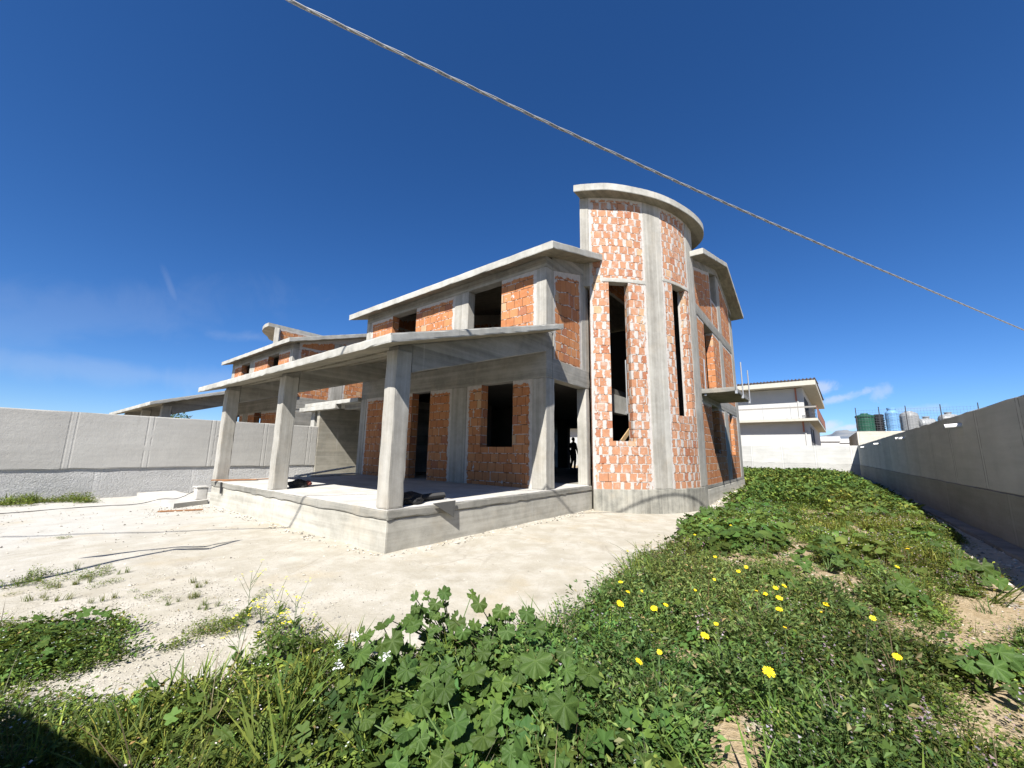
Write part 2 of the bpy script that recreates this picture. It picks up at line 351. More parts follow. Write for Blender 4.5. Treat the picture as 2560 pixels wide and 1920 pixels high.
def polydist(x, y, poly):
    d = np.full(len(x), 1e9)
    for i in range(len(poly)):
        a = np.array(poly[i - 1]); b = np.array(poly[i]); ab = b - a
        t = np.clip(((x - a[0]) * ab[0] + (y - a[1]) * ab[1]) / (ab @ ab + 1e-9), 0, 1)
        d = np.minimum(d, np.hypot(x - a[0] - t * ab[0], y - a[1] - t * ab[1]))
    return np.where(inpoly(x, y, poly), d, -d)
EXTRA = [(x_, y_, .38 if x_ > 2 else .24, .17 if x_ > 2 else .11) for x_, y_ in ((2.92, -4.24), (2.95, -4.59), (3.48, -5.04), (2.91, -5.24), (2.38, -5.55), (1.74, -5.69), (1.52, -5.87), (1.36, -6.07), (1.18, -6.18), (2.77, -6.66), (3.84, -7.04), (2.77, -6.91), (1.85, -6.52), (.14, -6.26), (-.11, -6.23), (2.56, -3.99), (4.85, -5.53), (6.4, -5.6), (8.4, -5.9), (5.6, -4.9))]
BARE = [(3.0, -4.36, .55, .25), (3.72, -5.0, .6, .22), (4.78, -5.15, .6, .25), (2.47, -5.34, .35, .2), (2.9, -5.5, .5, .22), (1.5, -5.69, .3, .12), (7.28, -6.08, .6, .3), (2.68, -6.65, .5, .22), (3.97, -7.19, .8, .2), (1.85, -6.54, .35, .15), (1.46, -6.13, .3, .12),
        (12.9, -5.82, 1., .4), (9.96, -5.43, .8, .35), (-.45, -4.56, .14, .2), (-.4, -4.88, .16, .14), (-1.29, -5.02, .3, .14), (-1.13, -4.88, .2, .1), (.4, -6.35, .3, .15), (-.11, -6.15, .3, .12), (-.34, -5.78, .2, .14), (.9, -7.0, .6, .25), (2.5, -7.5, 1.5, .25), (5.5, -7.3, 1.5, .2), (-2.35, -4.5, .12, .06)] + EXTRA
def bare(x, y):
    b = np.zeros(len(x))
    for cx, cy, a, c in BARE: b = np.maximum(b, np.exp(-(((x - cx) / (a * 1.35)) ** 2 + ((y - cy) / (c * 1.45)) ** 2) ** 1.5))
    return b
def nz2(x, y, s, o=0.): return np.array([noise.noise(Vector((a * s, b * s, o))) for a, b in zip(x, y)])
xs = np.concatenate([[-9000, -2000, -400, -90, -30, -12], np.arange(-6.4, 3, .11), np.arange(3, 14, .24), np.arange(14, 44.2, .6), [48, 60, 90, 200, 600, 2000, 9000]])
ys = np.concatenate([[-9000, -2000, -400, -90, -30, -14], np.arange(-9, -1.4, .11), np.arange(-1.4, 4, .16), np.arange(4, 13.2, .3), [16, 20, 30, 60, 150, 400, 2000, 9000]])
X, Y = np.meshgrid(xs, ys, indexing='ij'); x = X.ravel(); y = Y.ravel()
z = gz(x, y); near = (np.abs(x) < 45) & (np.abs(y) < 16); z[near] += rough_z(x[near], y[near])
dv = np.clip(polydist(x, y, VEG) * 1.6 + .45 * nz2(x, y, 1.7) + .25 * nz2(x, y, 5.), -1, 1); dp = np.clip(polydist(x, y, PATCH) * 2 + .5 * nz2(x, y, 2.5), -1, 1)
soil = np.clip(np.maximum(dv, dp) * 1.5 + .35, 0, 1); soil[~near] = 1
me = bpy.data.meshes.new('ground'); nx, ny = len(xs), len(ys)
ii = (np.arange(nx - 1)[:, None] * ny + np.arange(ny - 1)[None, :]).ravel()
F = np.stack([ii, ii + ny, ii + ny + 1, ii + 1], 1)
me.vertices.add(nx * ny); me.vertices.foreach_set('co', np.stack([x, y, z], 1).astype(np.float32).ravel())
me.loops.add(F.size); me.loops.foreach_set('vertex_index', F.ravel()); me.polygons.add(len(F)); me.polygons.foreach_set('loop_start', np.arange(0, F.size, 4)); me.polygons.foreach_set('loop_total', np.full(len(F), 4))
me.update(calc_edges=True); me.polygons.foreach_set('use_smooth', [True] * len(F))
a = me.attributes.new('soil', 'FLOAT', 'POINT'); a.data.foreach_set('value', soil.astype(np.float32))
gm, t, b = newmat('yard_and_soil'); o = t.obj(); gx, gy, _ = t.sep(o); so = t.attr('soil')[2]
big = t.noise(o, .35, 5, .6); mid = t.noise(o, 2.2, 5, .65); fin = t.noise(o, 22., 4, .7); vf = t.noise(o, 90., 2, .6)
yc = t.mix(t.ss(mid, .35, .7), (.59, .54, .43), (.74, .69, .585))
wht = t.m('MULTIPLY', .75, t.ss(t.m('ADD', t.m('MULTIPLY', t.m('SUBTRACT', gy, t.m('MULTIPLY', gx, .6)), .12), t.m('MULTIPLY', big, 1.2)), .95, 1.55))
yc = t.mix(wht, yc, t.mix(mid, (.66, .64, .585), (.80, .785, .735)))
yel = t.ss(t.noise(t.vm('ADD', o, (4., 2., 0.)), .8, 4, .6), .52, .72)
yc = t.mix(t.m('MULTIPLY', yel, .45), yc, (.62, .505, .315))
spl = t.ss(t.noise(t.vm('MULTIPLY', o, (1., 2.2, 1.)), 1.7, 5, .7, .6), .60, .70)
yc = t.mix(t.m('MULTIPLY', spl, .55), yc, (.78, .76, .70))
drt = t.ss(t.noise(t.vm('ADD', o, (9., 1., 0.)), 1.2, 6, .72), .56, .74)
yc = t.mix(t.m('MULTIPLY', drt, .42), yc, (.36, .31, .22))
rut = t.ss(t.noise(t.vm('MULTIPLY', t.vm('ADD', t.comb(t.m('ADD', gx, t.m('MULTIPLY', gy, .5)), t.m('SUBTRACT', gy, t.m('MULTIPLY', gx, .5)), 0.), (3., 1., 0.)), (.35, 3.2, 1.)), 1., 5, .7), .55, .72)
yc = t.mix(t.m('MULTIPLY', rut, .35), yc, (.38, .33, .25))
crk = t.m('MULTIPLY', t.ss(t.vor(t.vm('ADD', o, t.vm('MULTIPLY', t.comb(mid, big, 0.), (.6, .6, 0.))), .55, 'DISTANCE_TO_EDGE'), .012, .002), t.ss(t.noise(o, .5, 2), .5, .6))
yc = t.mix(t.m('MULTIPLY', crk, .22), yc, (.25, .21, .15))
yc = t.mix(t.m('MULTIPLY', t.ss(fin, .58, .72), .30), yc, (.40, .36, .28)); yc = t.mix(t.m('MULTIPLY', t.ss(vf, .62, .74), .30), yc, (.30, .27, .21))
scn = t.mix(t.ss(fin, .35, .7), (.46, .345, .195), (.70, .555, .36)); scn = t.mix(t.m('MULTIPLY', t.ss(mid, .45, .7), .5), scn, (.74, .60, .41))
scn = t.mix(t.m('MULTIPLY', t.ss(vf, .6, .72), .4), scn, (.20, .14, .08))
grav = t.ss(t.m('ADD', gx, t.m('MULTIPLY', mid, 1.)), -.9, -1.9)
scn = t.mix(t.m('MULTIPLY', grav, .85), scn, t.mix(t.ss(fin, .3, .7), (.40, .35, .27), (.80, .75, .65)))
pale = t.ss(t.noise(t.vm('ADD', o, (2., 5., 0.)), 1.4, 4, .6), .60, .68); scn = t.mix(t.m('MULTIPLY', pale, .7), scn, (.72, .68, .60))
c = t.mix(so, yc, scn)
t.put(b.inputs['Base Color'], dim(t, c, AG))
h = t.m('ADD', t.m('MULTIPLY', fin, t.m('ADD', .012, t.m('MULTIPLY', so, .035))), t.m('ADD', t.m('MULTIPLY', vf, .004), t.m('MULTIPLY', mid, .02)))
t.put(b.inputs['Normal'], t.bump(h, .7, 1.)); b.inputs['Roughness'].default_value = .95
me.materials.append(gm); g = bpy.data.objects.new('ground', me); COL.objects.link(g); g['kind'] = 'structure'

# ------------------------------------------------------------------ the unfinished house
HB = (4.7, 0, 0)
house = empty('unfinished_house', HB, 'unfinished brick and concrete house with curved tower and columned porch in the yard', 'house', 'unfinished twin houses')
def S(): return Solid(HB)
def part(name, mat, boxes, parent=None, **k):
    s = S()
    for bx in boxes: s.gbox(*bx, **k)
    return s.build(name, mat, parent or house)
CON = dict(seg=.22, jit=.0015, chip=.011); SMO = dict(seg=.5, jit=.0015, chip=.008)
FZ = .67
# porch base
part('plinth', 'con_plinth', [(.02, 7.18, .02, 8.48, -.4, .50)], seg=.3, jit=.006, chip=.01)
part('floor_slab', 'con_edge', [(0., 7.16, 0., 8.5, .502, FZ - .02)], seg=.2, jit=.006, chip=.022)
part('floor_topping', 'con_floor', [(.012, 7.0, .012, 8.49, FZ - .03, FZ)], seg=.2, jit=.003, chip=.012)
part('ground_floor_slab', 'con_edge', [(7.19, 19.3, .35, 8.5, .45, FZ - .003), (11.4, 19.3, -2.0, .347, .45, FZ - .003)], seg=1.)
part('rear_plinth', 'con_plinth', [(11.1, 19.62, -2.32, -2.02, -.4, .43)], seg=.4, jit=.004, chip=.01)
part('rear_plinth_edge', 'con_dark', [(11.1, 19.62, -2.31, -2.01, .432, .57)], seg=.3, jit=.004, chip=.012)
part('side_plinth', 'con_plinth', [(4.7, 19.6, 8.503, 8.82, -.4, FZ)], seg=.6, jit=.003, chip=.01)
# porch columns, roof, beams
MAT['low_bounce_top'] = plain('added_dark_roof_top', (.12, .115, .105), .9, 0, .35, scale=3.)  # dark roof top added to keep sunlight from bouncing onto the walls
def darken_faces(o):          # upper faces darkened to cut bounced light, undersides given the shade tone
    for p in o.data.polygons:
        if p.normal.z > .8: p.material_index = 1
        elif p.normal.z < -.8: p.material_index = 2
def zc(x): return 3.36 + .305 * (x + .5)           # top of porch roof
for yy in (0.02, 4.33, 8.18):
    part('porch_column', 'con_v', [(.01, .32, yy, yy + .31, FZ - .002, 3.30)], seg=.2, jit=.0015, chip=.012)
    s = S(); s.gbox(.33, 4.72, yy + .01, yy + .29, -.52, 0., seg=.25, fn=lambda x, y, z: (x, y, zc(x) - .15 + z), jit=.004, chip=.012)
    s.gbox(.03, .3295, yy + .012, yy + .30, -.36, 0., seg=.2, fn=lambda x, y, z: (x, y, zc(x) - .152 + z), jit=.003, chip=.01); s.build('porch_beam', 'con_h', house)
s = S(); s.gbox(-.5, 4.69, -.5, 9.06, -.15, 0., seg=.17, fn=lambda x, y, z: (x, y, zc(x) + z), jit=.002, chip=.016)
pr_ = s.build('porch_roof', ['con_pale', 'low_bounce_top', 'soffit'], house); darken_faces(pr_)
# planked imprint on the soffit
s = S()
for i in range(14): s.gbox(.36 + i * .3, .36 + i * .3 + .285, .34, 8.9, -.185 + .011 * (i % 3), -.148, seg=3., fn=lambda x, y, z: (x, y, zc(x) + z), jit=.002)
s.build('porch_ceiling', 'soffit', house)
# ground floor front wall
XF = 4.7
def fw(name, mat, y0, y1, z0, z1, d=0., t=.3, **k): return part(name, mat, [(XF + d, XF + t, y0, y1, z0, z1)], **k)
BW = dict(seg=50.)
fw('brick_wall', 'brick', 5.62, 8.45, FZ, 3.575, .01, pad=(9, 0, 0), **BW)
fw('brick_wall', 'brick', 3.62, 4.67, FZ, 3.575, .01, pad=(0, 9, 0), **BW)
fw('brick_wall', 'brick', 2.36, 2.96, FZ, 3.575, .01, pad=(9, 0, 0), **BW); fw('brick_wall', 'brick', 1.17, 2.36, FZ, 1.74, .01, pad=(9, 9, 9), **BW); fw('brick_wall', 'brick', .50, 1.17, FZ, 3.575, .01, pad=(0, 9, 0), **BW)
fw('concrete_column', 'con_v', 2.96, 3.62, FZ, 3.575, -.005, **CON); fw('concrete_column', 'con_v', 8.45, 8.82, FZ, 3.575, -.005, **CON)
part('corner_column', 'con_v', [(XF - .008, 5.1, .05, .50, FZ, 3.575)], **CON)
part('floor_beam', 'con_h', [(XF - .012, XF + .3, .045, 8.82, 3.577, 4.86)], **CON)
part('door_post', 'con_v', [(6.2, 6.5, 5.7, 6.0, FZ, 3.6)], seg=1.); part('inner_pillar', 'con_v', [(9.5, 9.8, 3.0, 3.3, FZ, 3.6)], seg=1.)
# ground floor side wall
part('concrete_column', 'con_v', [(6.94, 7.16, .05, .36, FZ, 3.575)], **CON)
part('floor_beam', 'con_h', [(XF + .302, 7.18, .043, .35, 3.577, 4.14)], **CON)
# upper floor front
fw('concrete_column', 'con_v', .05, .38, 4.862, 6.715, -.006, t=.36, **CON); fw('concrete_column', 'con_v', 3.03, 3.66, 4.862, 6.715, -.006, **CON)
fw('brick_wall', 'brick', .38, 1.66, 4.862, 6.715, .012, pad=(0, 9, 0), **BW); fw('brick_wall', 'brick', 3.66, 5.67, 4.862, 6.715, .012, pad=(0, 9, 0), **BW); fw('brick_wall', 'brick', 7.10, 8.52, 4.862, 6.715, .012, pad=(9, 0, 0), **BW)
fw('concrete_column', 'con_v', 8.52, 8.82, 4.862, 6.715, -.006, **CON)
def zr(x): return 7.09 + .30 * (x - 4.2) if x < 16.1 else 7.09 + .30 * 11.9 - .30 * (x - 16.1)     # top of main roof
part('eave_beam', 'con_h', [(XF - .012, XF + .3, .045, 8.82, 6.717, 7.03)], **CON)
# upper floor side (faces the camera's right)
def slope_top(top): return lambda x, y, z: (x, y, z if z < 5.5 else zr(x) - .22 - top)
s = S(); s.gbox(5.07, 6.72, .062, .35, 4.142, 6.4, seg=1., fn=slope_top(.40)); bw_ = s.build('brick_wall', 'brick', house)
s = S(); s.gbox(6.72, 7.19, .052, .35, 4.142, 6.4, seg=.3, fn=slope_top(.40), jit=.003); s.build('concrete_column', 'con_v', house)
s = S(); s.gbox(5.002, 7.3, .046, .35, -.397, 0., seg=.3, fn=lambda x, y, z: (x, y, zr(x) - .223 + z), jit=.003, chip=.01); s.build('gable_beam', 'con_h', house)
s = S(); s.gbox(5.065, 5.08, .05, .3, 4.142, 6.4, seg=.3, fn=slope_top(.402)); s.build('corner_column', 'con_v', house)
# main roof: one pitched slab with the side wing over the rear block
def roof(pts, name):
    s = S(); s.prism(pts, 0, 1, fn=lambda x, y, z: (x, y, zr(x) - (.22 if z == 0 else 0))); return s
def strip(s, x0, x1, y0, y1):
    s.gbox(x0, x1, y0, y1, -.22, 0., seg=.24, fn=lambda x, y, z: (x, y, zr(x) + z), jit=.004, chip=.016)
s = S(); strip(s, 4.2, 16.1, -.47, 9.42); strip(s, 16.103, 20.5, -.47, 9.42); strip(s, 10.75, 16.1, -2.8, -.474); strip(s, 16.103, 20.5, -2.8, -.474)
darken_faces(s.build('main_roof', ['con_pale', 'low_bounce_top', 'soffit'], house))
# left end wall (twin's near end)
def ew(name, mat, x0, x1, z0, z1, y0=8.53, y1=8.82, **k): return part(name, mat, [(x0, x1, y0, y1, z0, z1)], **k)
ew('brick_wall', 'brick', 5.0, 6.86, 4.24, 6.9, y1=8.81, seg=50.); ew('concrete_column', 'con_v', 6.86, 7.54, 4.1, 7.5, **CON); ew('brick_wall', 'brick', 7.54, 12.2, 4.24, 7.7, y1=8.81, seg=50.)
ew('floor_beam', 'con_h', 5.0, 19.6, 3.6, 4.24, y1=8.825, **SMO); ew('end_wall', 'con_h', 5.0, 19.6, FZ, 3.6, y1=8.81, seg=1.)
s = S(); s.gbox(5.0, 16.1, 8.54, 8.80, 6.6, 7.1, seg=1., fn=lambda x, y, z: (x, y, z if z < 6.8 else zr(x) - .225)); s.gbox(16.1, 19.6, 8.54, 8.80, 4.0, 7.1, seg=1., fn=lambda x, y, z: (x, y, z if z < 6.8 else zr(x) - .225)); s.build('gable_wall', 'brick', house)
MAT['con_in'] = plain('concrete_inner_shade', (.09, .085, .075), .95, 0, .3, scale=2.)  # darkness of the rooms is put into this concrete colour
# rear wall with two openings, inner slab and inner pillar
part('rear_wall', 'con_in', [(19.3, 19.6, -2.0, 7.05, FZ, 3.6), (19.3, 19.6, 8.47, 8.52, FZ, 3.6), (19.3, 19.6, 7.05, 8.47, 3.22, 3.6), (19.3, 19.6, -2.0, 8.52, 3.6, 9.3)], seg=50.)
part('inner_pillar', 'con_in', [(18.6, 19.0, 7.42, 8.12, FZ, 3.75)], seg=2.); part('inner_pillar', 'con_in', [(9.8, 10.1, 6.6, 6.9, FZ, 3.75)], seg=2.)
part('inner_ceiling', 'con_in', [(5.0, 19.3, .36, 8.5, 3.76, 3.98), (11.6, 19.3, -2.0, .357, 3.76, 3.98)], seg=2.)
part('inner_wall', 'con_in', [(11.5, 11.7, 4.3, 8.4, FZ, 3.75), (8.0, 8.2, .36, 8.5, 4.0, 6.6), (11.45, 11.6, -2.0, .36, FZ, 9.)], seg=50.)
# rear block, wall facing right
YR = -2.3
def rw(name, mat, x0, x1, z0, z1, d=0., **k): return part(name, mat, [(x0, x1, YR + d, YR + .3, z0, z1)], **k)
rw('brick_wall', 'brick', 11.2, 13.0, .57, 3.55, .01, pad=(0, 9, 0), **BW); rw('brick_wall', 'brick', 13.0, 14.35, .57, 1.67, .01, pad=(9, 9, 9), **BW); rw('brick_wall', 'brick', 14.35, 15.58, .57, 3.55, .01, pad=(9, 0, 0), **BW)
rw('concrete_column', 'con_v', 15.58, 16.34, .57, 3.55, -.006, **CON)
rw('brick_wall', 'brick', 16.34, 16.8, .57, 3.55, .01, pad=(0, 9, 0), **BW); rw('brick_wall', 'brick', 16.8, 17.75, .57, 1.65, .01, pad=(9, 9, 9), **BW); rw('brick_wall', 'brick', 17.75, 18.85, .57, 3.55, .01, pad=(9, 0, 0), **BW)
part('corner_column', 'con_v', [(18.85, 19.61, YR - .006, YR + .3, .57, 8.85)], **CON)
rw('floor_beam', 'con_h', 11.2, 18.85, 3.552, 4.03, -.008, **CON)
rw('brick_wall', 'brick', 11.2, 12.55, 4.032, 6.82, .01, pad=(0, 9, 0), **BW); rw('brick_wall', 'brick', 14.25, 15.65, 4.032, 6.82, .01, pad=(9, 0, 0), **BW)
rw('concrete_column', 'con_v', 15.65, 16.34, 4.032, 6.82, -.006, **CON); rw('brick_wall', 'brick', 16.34, 18.85, 4.032, 6.82, .01, **BW)
rw('floor_beam', 'con_h', 11.2, 18.85, 6.822, 7.24, -.008, **CON)
def at(name, mat, x0, x1, z0, z1=None, d=0., tp=.30):
    s = S()
    s.gbox(x0, x1, YR + d, YR + .3, z0, z1 if z1 else 8.9, seg=2., fn=None if z1 else (lambda x, y, z: (x, y, z if z < z0 + .1 else zr(x) - .22 - tp))); return s.build(name, mat, house)
at('brick_wall', 'brick', 11.2, 14.38, 7.242, None, .01); at('brick_wall', 'brick', 14.38, 15.71, 7.242, 8.42, .01); at('concrete_column', 'con_v', 15.72, 16.42, 7.242, None, -.005); at('brick_wall', 'brick', 16.42, 18.85, 7.242, None, .01)
for x0, x1 in ((10.95, 16.1), (16.102, 19.61)):
    s = S(); s.gbox(x0, x1, YR - .012, YR + .3, -.3, 0., seg=.4, fn=lambda x, y, z: (x, y, zr(x) - .223 + z), jit=.003, chip=.01); s.build('gable_beam', 'con_h', house)
bal = part('balcony', 'con_dark', [(11.25, 14.62, -3.4, YR - .01, 3.78, 3.94)], seg=.25, jit=.004, chip=.012)
rust = plain('galvanised_steel', (.42, .43, .44), .5, .6)
for px, py, h in ((11.3, -3.43, .05), (12.72, -3.43, 1.12), (14.5, -3.43, 1.12), (11.36, -2.45, 1.1)):
    s = Solid((0, 0, 0)); q = (px - HB[0], py, 0)
    s.tube([(q[0], q[1], 3.74), (q[0], q[1], 3.95 + h)], .022, 8); s.gbox(q[0] - .04, q[0] + .04, q[1] - .02, q[1] + .05, 3.70, 3.80, seg=1.); p_ = s.build('railing_post', rust, bal)
# ------------------------------------------------------------------ tower
TC = (11.05, 2.45); TR = 4.8; T0 = -147.6
def TS(th): return R(th - T0) * TR
def arc(dr=0.):
    def f(s_, d, z):
        a = R(T0) + s_ / TR; r = TR + dr - d; return (TC[0] + r * math.cos(a), TC[1] + r * math.sin(a), z)
    return f
def tw(name, mat, a0, a1, z0, z1, d=0., t=.3, dr=0., seg=.3, **k):
    s = S(); s.gbox(TS(a0), TS(a1), d, t, z0, z1, seg=seg, fn=arc(dr), **k); return s.build(name, mat, house)
TZ = .57; TT = 10.05
tw('tower_plinth', 'con_tower_base', T0, -90, -.5, TZ, -.015, jit=.005, chip=.012, seg=.2)
tw('tower_wall', 'brick_smear', T0, -140.4, TZ, 7.06, .008, pad=(0, 9, 9)); tw('tower_wall', 'brick_smear', -140.4, -132.6, TZ, 1.98, .008, pad=(9, 9, 9)); tw('tower_wall', 'brick_smear', -132.6, -125., TZ, 7.06, .008, pad=(9, 0, 9))
tw('lintel', 'con_pale', -143., -125., 7.062, 7.20, -.004, jit=.004, chip=.012, seg=.15); tw('tower_wall', 'brick_smear', T0, -143., 7.06, 7.2, .008, pad=(0, 9, 9)); tw('tower_wall', 'brick_smear', T0, -125., 7.202, TT, .008)
tw('tower_column', 'con_v', -125., -116.6, TZ, TT, -.006, jit=.004, chip=.012, seg=.2)
tw('tower_wall', 'brick_smear', -116.6, -111., TZ, 7.33, .008, pad=(0, 9, 9)); tw('tower_wall', 'brick_smear', -111., -101.2, TZ, 2.84, .008, pad=(9, 9, 9)); tw('tower_wall', 'brick_smear', -101.2, -98.2, TZ, 7.33, .008, pad=(9, 0, 9))
tw('lintel', 'con_pale', -116.6, -98.2, 7.332, 7.45, -.004, jit=.004, chip=.012, seg=.15); tw('tower_wall', 'brick_smear', -116.6, -98.2, 7.452, TT, .008)
tw('tower_column', 'con_v', -98.2, -89., TZ, TT, -.006, jit=.004, chip=.012, seg=.2)
tw('tower_column', 'con_v', -151.0, T0, 6.9, TT, -.006, jit=.004, chip=.012, seg=.2)
part('tower_back_wall', 'brick', [(7.15, 15.4, -.1, .12, 7.4, TT)], seg=50.)
def catmull(P, n=5):
    o = []
    for i in range(len(P) - 1):
        p0 = np.array(P[max(i - 1, 0)]); p1 = np.array(P[i]); p2 = np.array(P[i + 1]); p3 = np.array(P[min(i + 2, len(P) - 1)])
        for k in range(n):
            t = k / n; o.append(tuple(.5 * (2 * p1 + (p2 - p0) * t + (2 * p0 - 5 * p1 + 4 * p2 - p3) * t * t + (3 * p1 - p0 - 3 * p2 + p3) * t ** 3)))
    return o + [tuple(P[-1])]
RP = catmull([(6.43, .12), (6.60, -.22), (7.01, -.84), (7.7, -1.45), (8.47, -1.97), (9.34, -2.36), (10.40, -2.66), (11.3, -2.75), (12.0, -2.6), (12.45, -2.3), (12.68, -2.03), (13.3, -1.2), (13.7, .12)], 7)
s = S(); n = len(RP); rings = [(TT + .001, .012), (TT + .02, 0.), (TT + .13, 0.), (TT + .235, 0.), (TT + .25, .015)]
cen = np.array((10.3, -.6)); b0 = 0
for zz, ins in rings:
    for x_, y_ in RP:
        v_ = cen - np.array((x_, y_)); v_ = v_ / np.linalg.norm(v_) * (ins + .006 * noise.noise(Vector((x_ * 5, y_ * 5, zz * 9)))); s.v.append((x_ + v_[0] - HB[0], y_ + v_[1], zz))
for k in range(len(rings) - 1):
    for i in range(n): j = (i + 1) % n; s.add([k * n + i, k * n + j, (k + 1) * n + j, (k + 1) * n + i])
s.add(list(range(n - 1, -1, -1))); s.add([(len(rings) - 1) * n + i for i in range(n)]); darken_faces(s.build('tower_roof', ['con_pale', 'low_bounce_top', 'soffit'], house))
# twin house beyond the party wall
twin = copy_tree(house); twin.location = (4.7, 24.4, 0); twin.scale = (1, -1, 1)
for ch in list(twin.children):
    if ch.name.startswith('tower_roof'):
        s = S(); s.prism(catmull([(6.43, .12), (6.45, -.7), (6.75, -1.8), (7.5, -2.9), (8.2, -3.9), (10., -4.1), (12., -3.4), (13.2, -1.8), (13.7, .12)], 6), TT, TT + .25); ch.data = s.build('cap', ['con_pale', 'low_bounce_top', 'soffit']).data
        bpy.data.objects.remove([o for o in bpy.data.objects if o.name.startswith('cap')][0])
twin['label'] = 'second unfinished house of brick and concrete, partly hidden behind the left boundary wall'
# planks and prop seen through the tower slit
wood = plain('raw_timber', (.52, .36, .19), .8, 0, .3, scale=9.)
def beam3(name, p, q, wd_, th, mat, label, cat, group=None, up=(0, 0, 1)):
    p = Vector(p); q = Vector(q); d = (q - p); L = d.length; d.normalize(); sd = d.cross(Vector(up)).normalized(); u = sd.cross(d)
    s = Solid(tuple(p)); s.gbox(0, L, -wd_ / 2, wd_ / 2, -th / 2, th / 2, seg=.4, fn=lambda a, b, c: p + d * a + sd * b + u * c, jit=.003, chip=.004)
    o = s.build(name, mat); return tag(o, label, cat, group)
beam3('stair_formwork_board', (8.40, -.35, 1.86), (9.85, -.42, 2.76), .03, .17, wood, 'upper slanting timber board behind the tall tower slit', 'board')
beam3('stair_formwork_board', (8.35, -.30, 1.42), (9.9, -.38, 2.32), .03, .14, wood, 'lower slanting timber board behind the tall tower slit', 'board')
s = Solid((8.55, -.45, 1.)); s.tube([(8.62, -.48, FZ), (8.5, -.36, 2.05)], .022, 8); tag(s.build('steel_prop', rust), 'short steel prop under the timber boards in the tower slit', 'prop')
s = Solid((9.3, .5, 3.)); s.tube([(9.35, -.3, 3.05), (9.35, -.3, 4.9)], .025, 8); s.gbox(9.30, 9.40, -.35, -.25, 2.98, 3.06, seg=1.); tag(s.build('steel_post', rust), 'upright steel post hanging before the grey block inside the tower', 'post')
s = Solid((9.4, .3, 3.)); s.gbox(8.75, 10.6, .15, .45, 3.05, 3.70, seg=.3, jit=.004); tag(s.build('stair_landing', 'con_pale'), 'grey concrete stair landing edge seen through the tower slit', 'landing')

# ------------------------------------------------------------------ link between the houses
lk = empty('carport', (4.6, 10.6, 0), 'flat concrete carport slab joining the two unfinished houses', 'carport')
def lpart(name, mat, bx, **k):
    s = Solid((4.6, 10.6, 0)); s.gbox(*bx, **k); return s.build(name, mat, lk)
lpart('upper_slab', 'con_pale', (4.55, 9.5, 8.83, 13.3, 3.49, 3.65), **CON)
lpart('edge_beam', 'con_pale', (4.52, 4.80, 10.5, 13.75, 3.30, 3.487), **CON); lpart('rear_beam', 'con_dark', (4.95, 5.2, 8.83, 10.49, 3.28, 3.487), **SMO)
lpart('column', 'con_pale', (4.86, 5.2, 12.9, 13.25, 0., 3.487), **CON)
lpart('side_wall', concrete('concrete_party_wall', lo=(.26, .245, .20), hi=(.42, .395, .33), board='h', stain=.4), (4.72, 12., 12.13, 12.37, 0., 3.485), **SMO)
# ------------------------------------------------------------------ boundary walls
MAT['lw_up'] = wallmat('left_wall_concrete', (.40, .385, .35), (.53, .515, .47), 'x', 1.75, .25, jd=.14)
MAT['lw_lo'] = wallmat('left_wall_render', (.44, .435, .415), (.62, .61, .585), 'x', 2.4, .3, rough=.05, jd=0.)
MAT['rw_up'] = wallmat('right_wall_concrete', (.41, .415, .38), (.62, .625, .575), 'x', 2.35, .15, jd=1.)
MAT['rw_lo'] = wallmat('right_wall_base_concrete', (.25, .245, .205), (.40, .395, .34), 'x', 4.7, .2, jd=.3)
MAT['bw_up'] = wallmat('back_wall_concrete', (.40, .395, .365), (.60, .595, .56), 'y', 2.6, .4)
MAT['bw_lo'] = wallmat('back_wall_base_concrete', (.36, .355, .33), (.54, .535, .50), 'y', 2.6, .4, rough=.04)
def bwall(name, loc, label, up, lo, mu, ml):
    e = empty(name, loc, label, 'wall', 'boundary walls'); s = Solid(loc); s.gbox(*up, seg=.5, jit=.006, chip=.015); s.build('upper_wall', mu, e)
    s = Solid(loc); s.gbox(*lo, seg=.3, jit=.008); s.build('base_course', ml, e); return e
bwall('boundary_wall', (-2, 12.2, 0), 'long pale concrete boundary wall on the left with rough rendered base', (-14, 4.71, 12.15, 12.35, .90, 2.59), (-14, 4.70, 12.19, 12.39, -.3, .898), 'lw_up', 'lw_lo')
rwl = bwall('boundary_wall', (12, -8.2, 0), 'long shaded grey concrete wall along the right edge of the yard', (-5.6, 43.5, -8.40, -8.20, .98, 2.66), (-5.6, 43.5, -8.42, -8.165, -.3, .978), 'rw_up', 'rw_lo')
s = Solid((12, -8.2, 0)); s.gbox(-5.6, 43.4, -8.163, -7.86, -.1, .07, seg=.5, jit=.015, chip=.02); s.build('footing', 'con_dark', rwl)
bwall('boundary_wall', (43.6, 0, 0), 'sunlit white concrete wall closing the far end of the yard', (43.5, 43.7, -8.41, 30, 1.0, 2.67), (43.46, 43.72, -8.42, 30, -.3, .998), 'bw_up', 'bw_lo')
# unseen wall added behind the camera to throw the dark corner at lower left
s = Solid((-5.6, -4, 0)); s.prism([(-6.10, -2.52), (-4.90, -6.60), (-4.65, -6.53), (-5.85, -2.45)], -.2, 2.62); tag(s.build('shadow_wall', 'con_pale'), 'unseen concrete wall added behind the viewer to throw the dark corner shadow', 'wall')
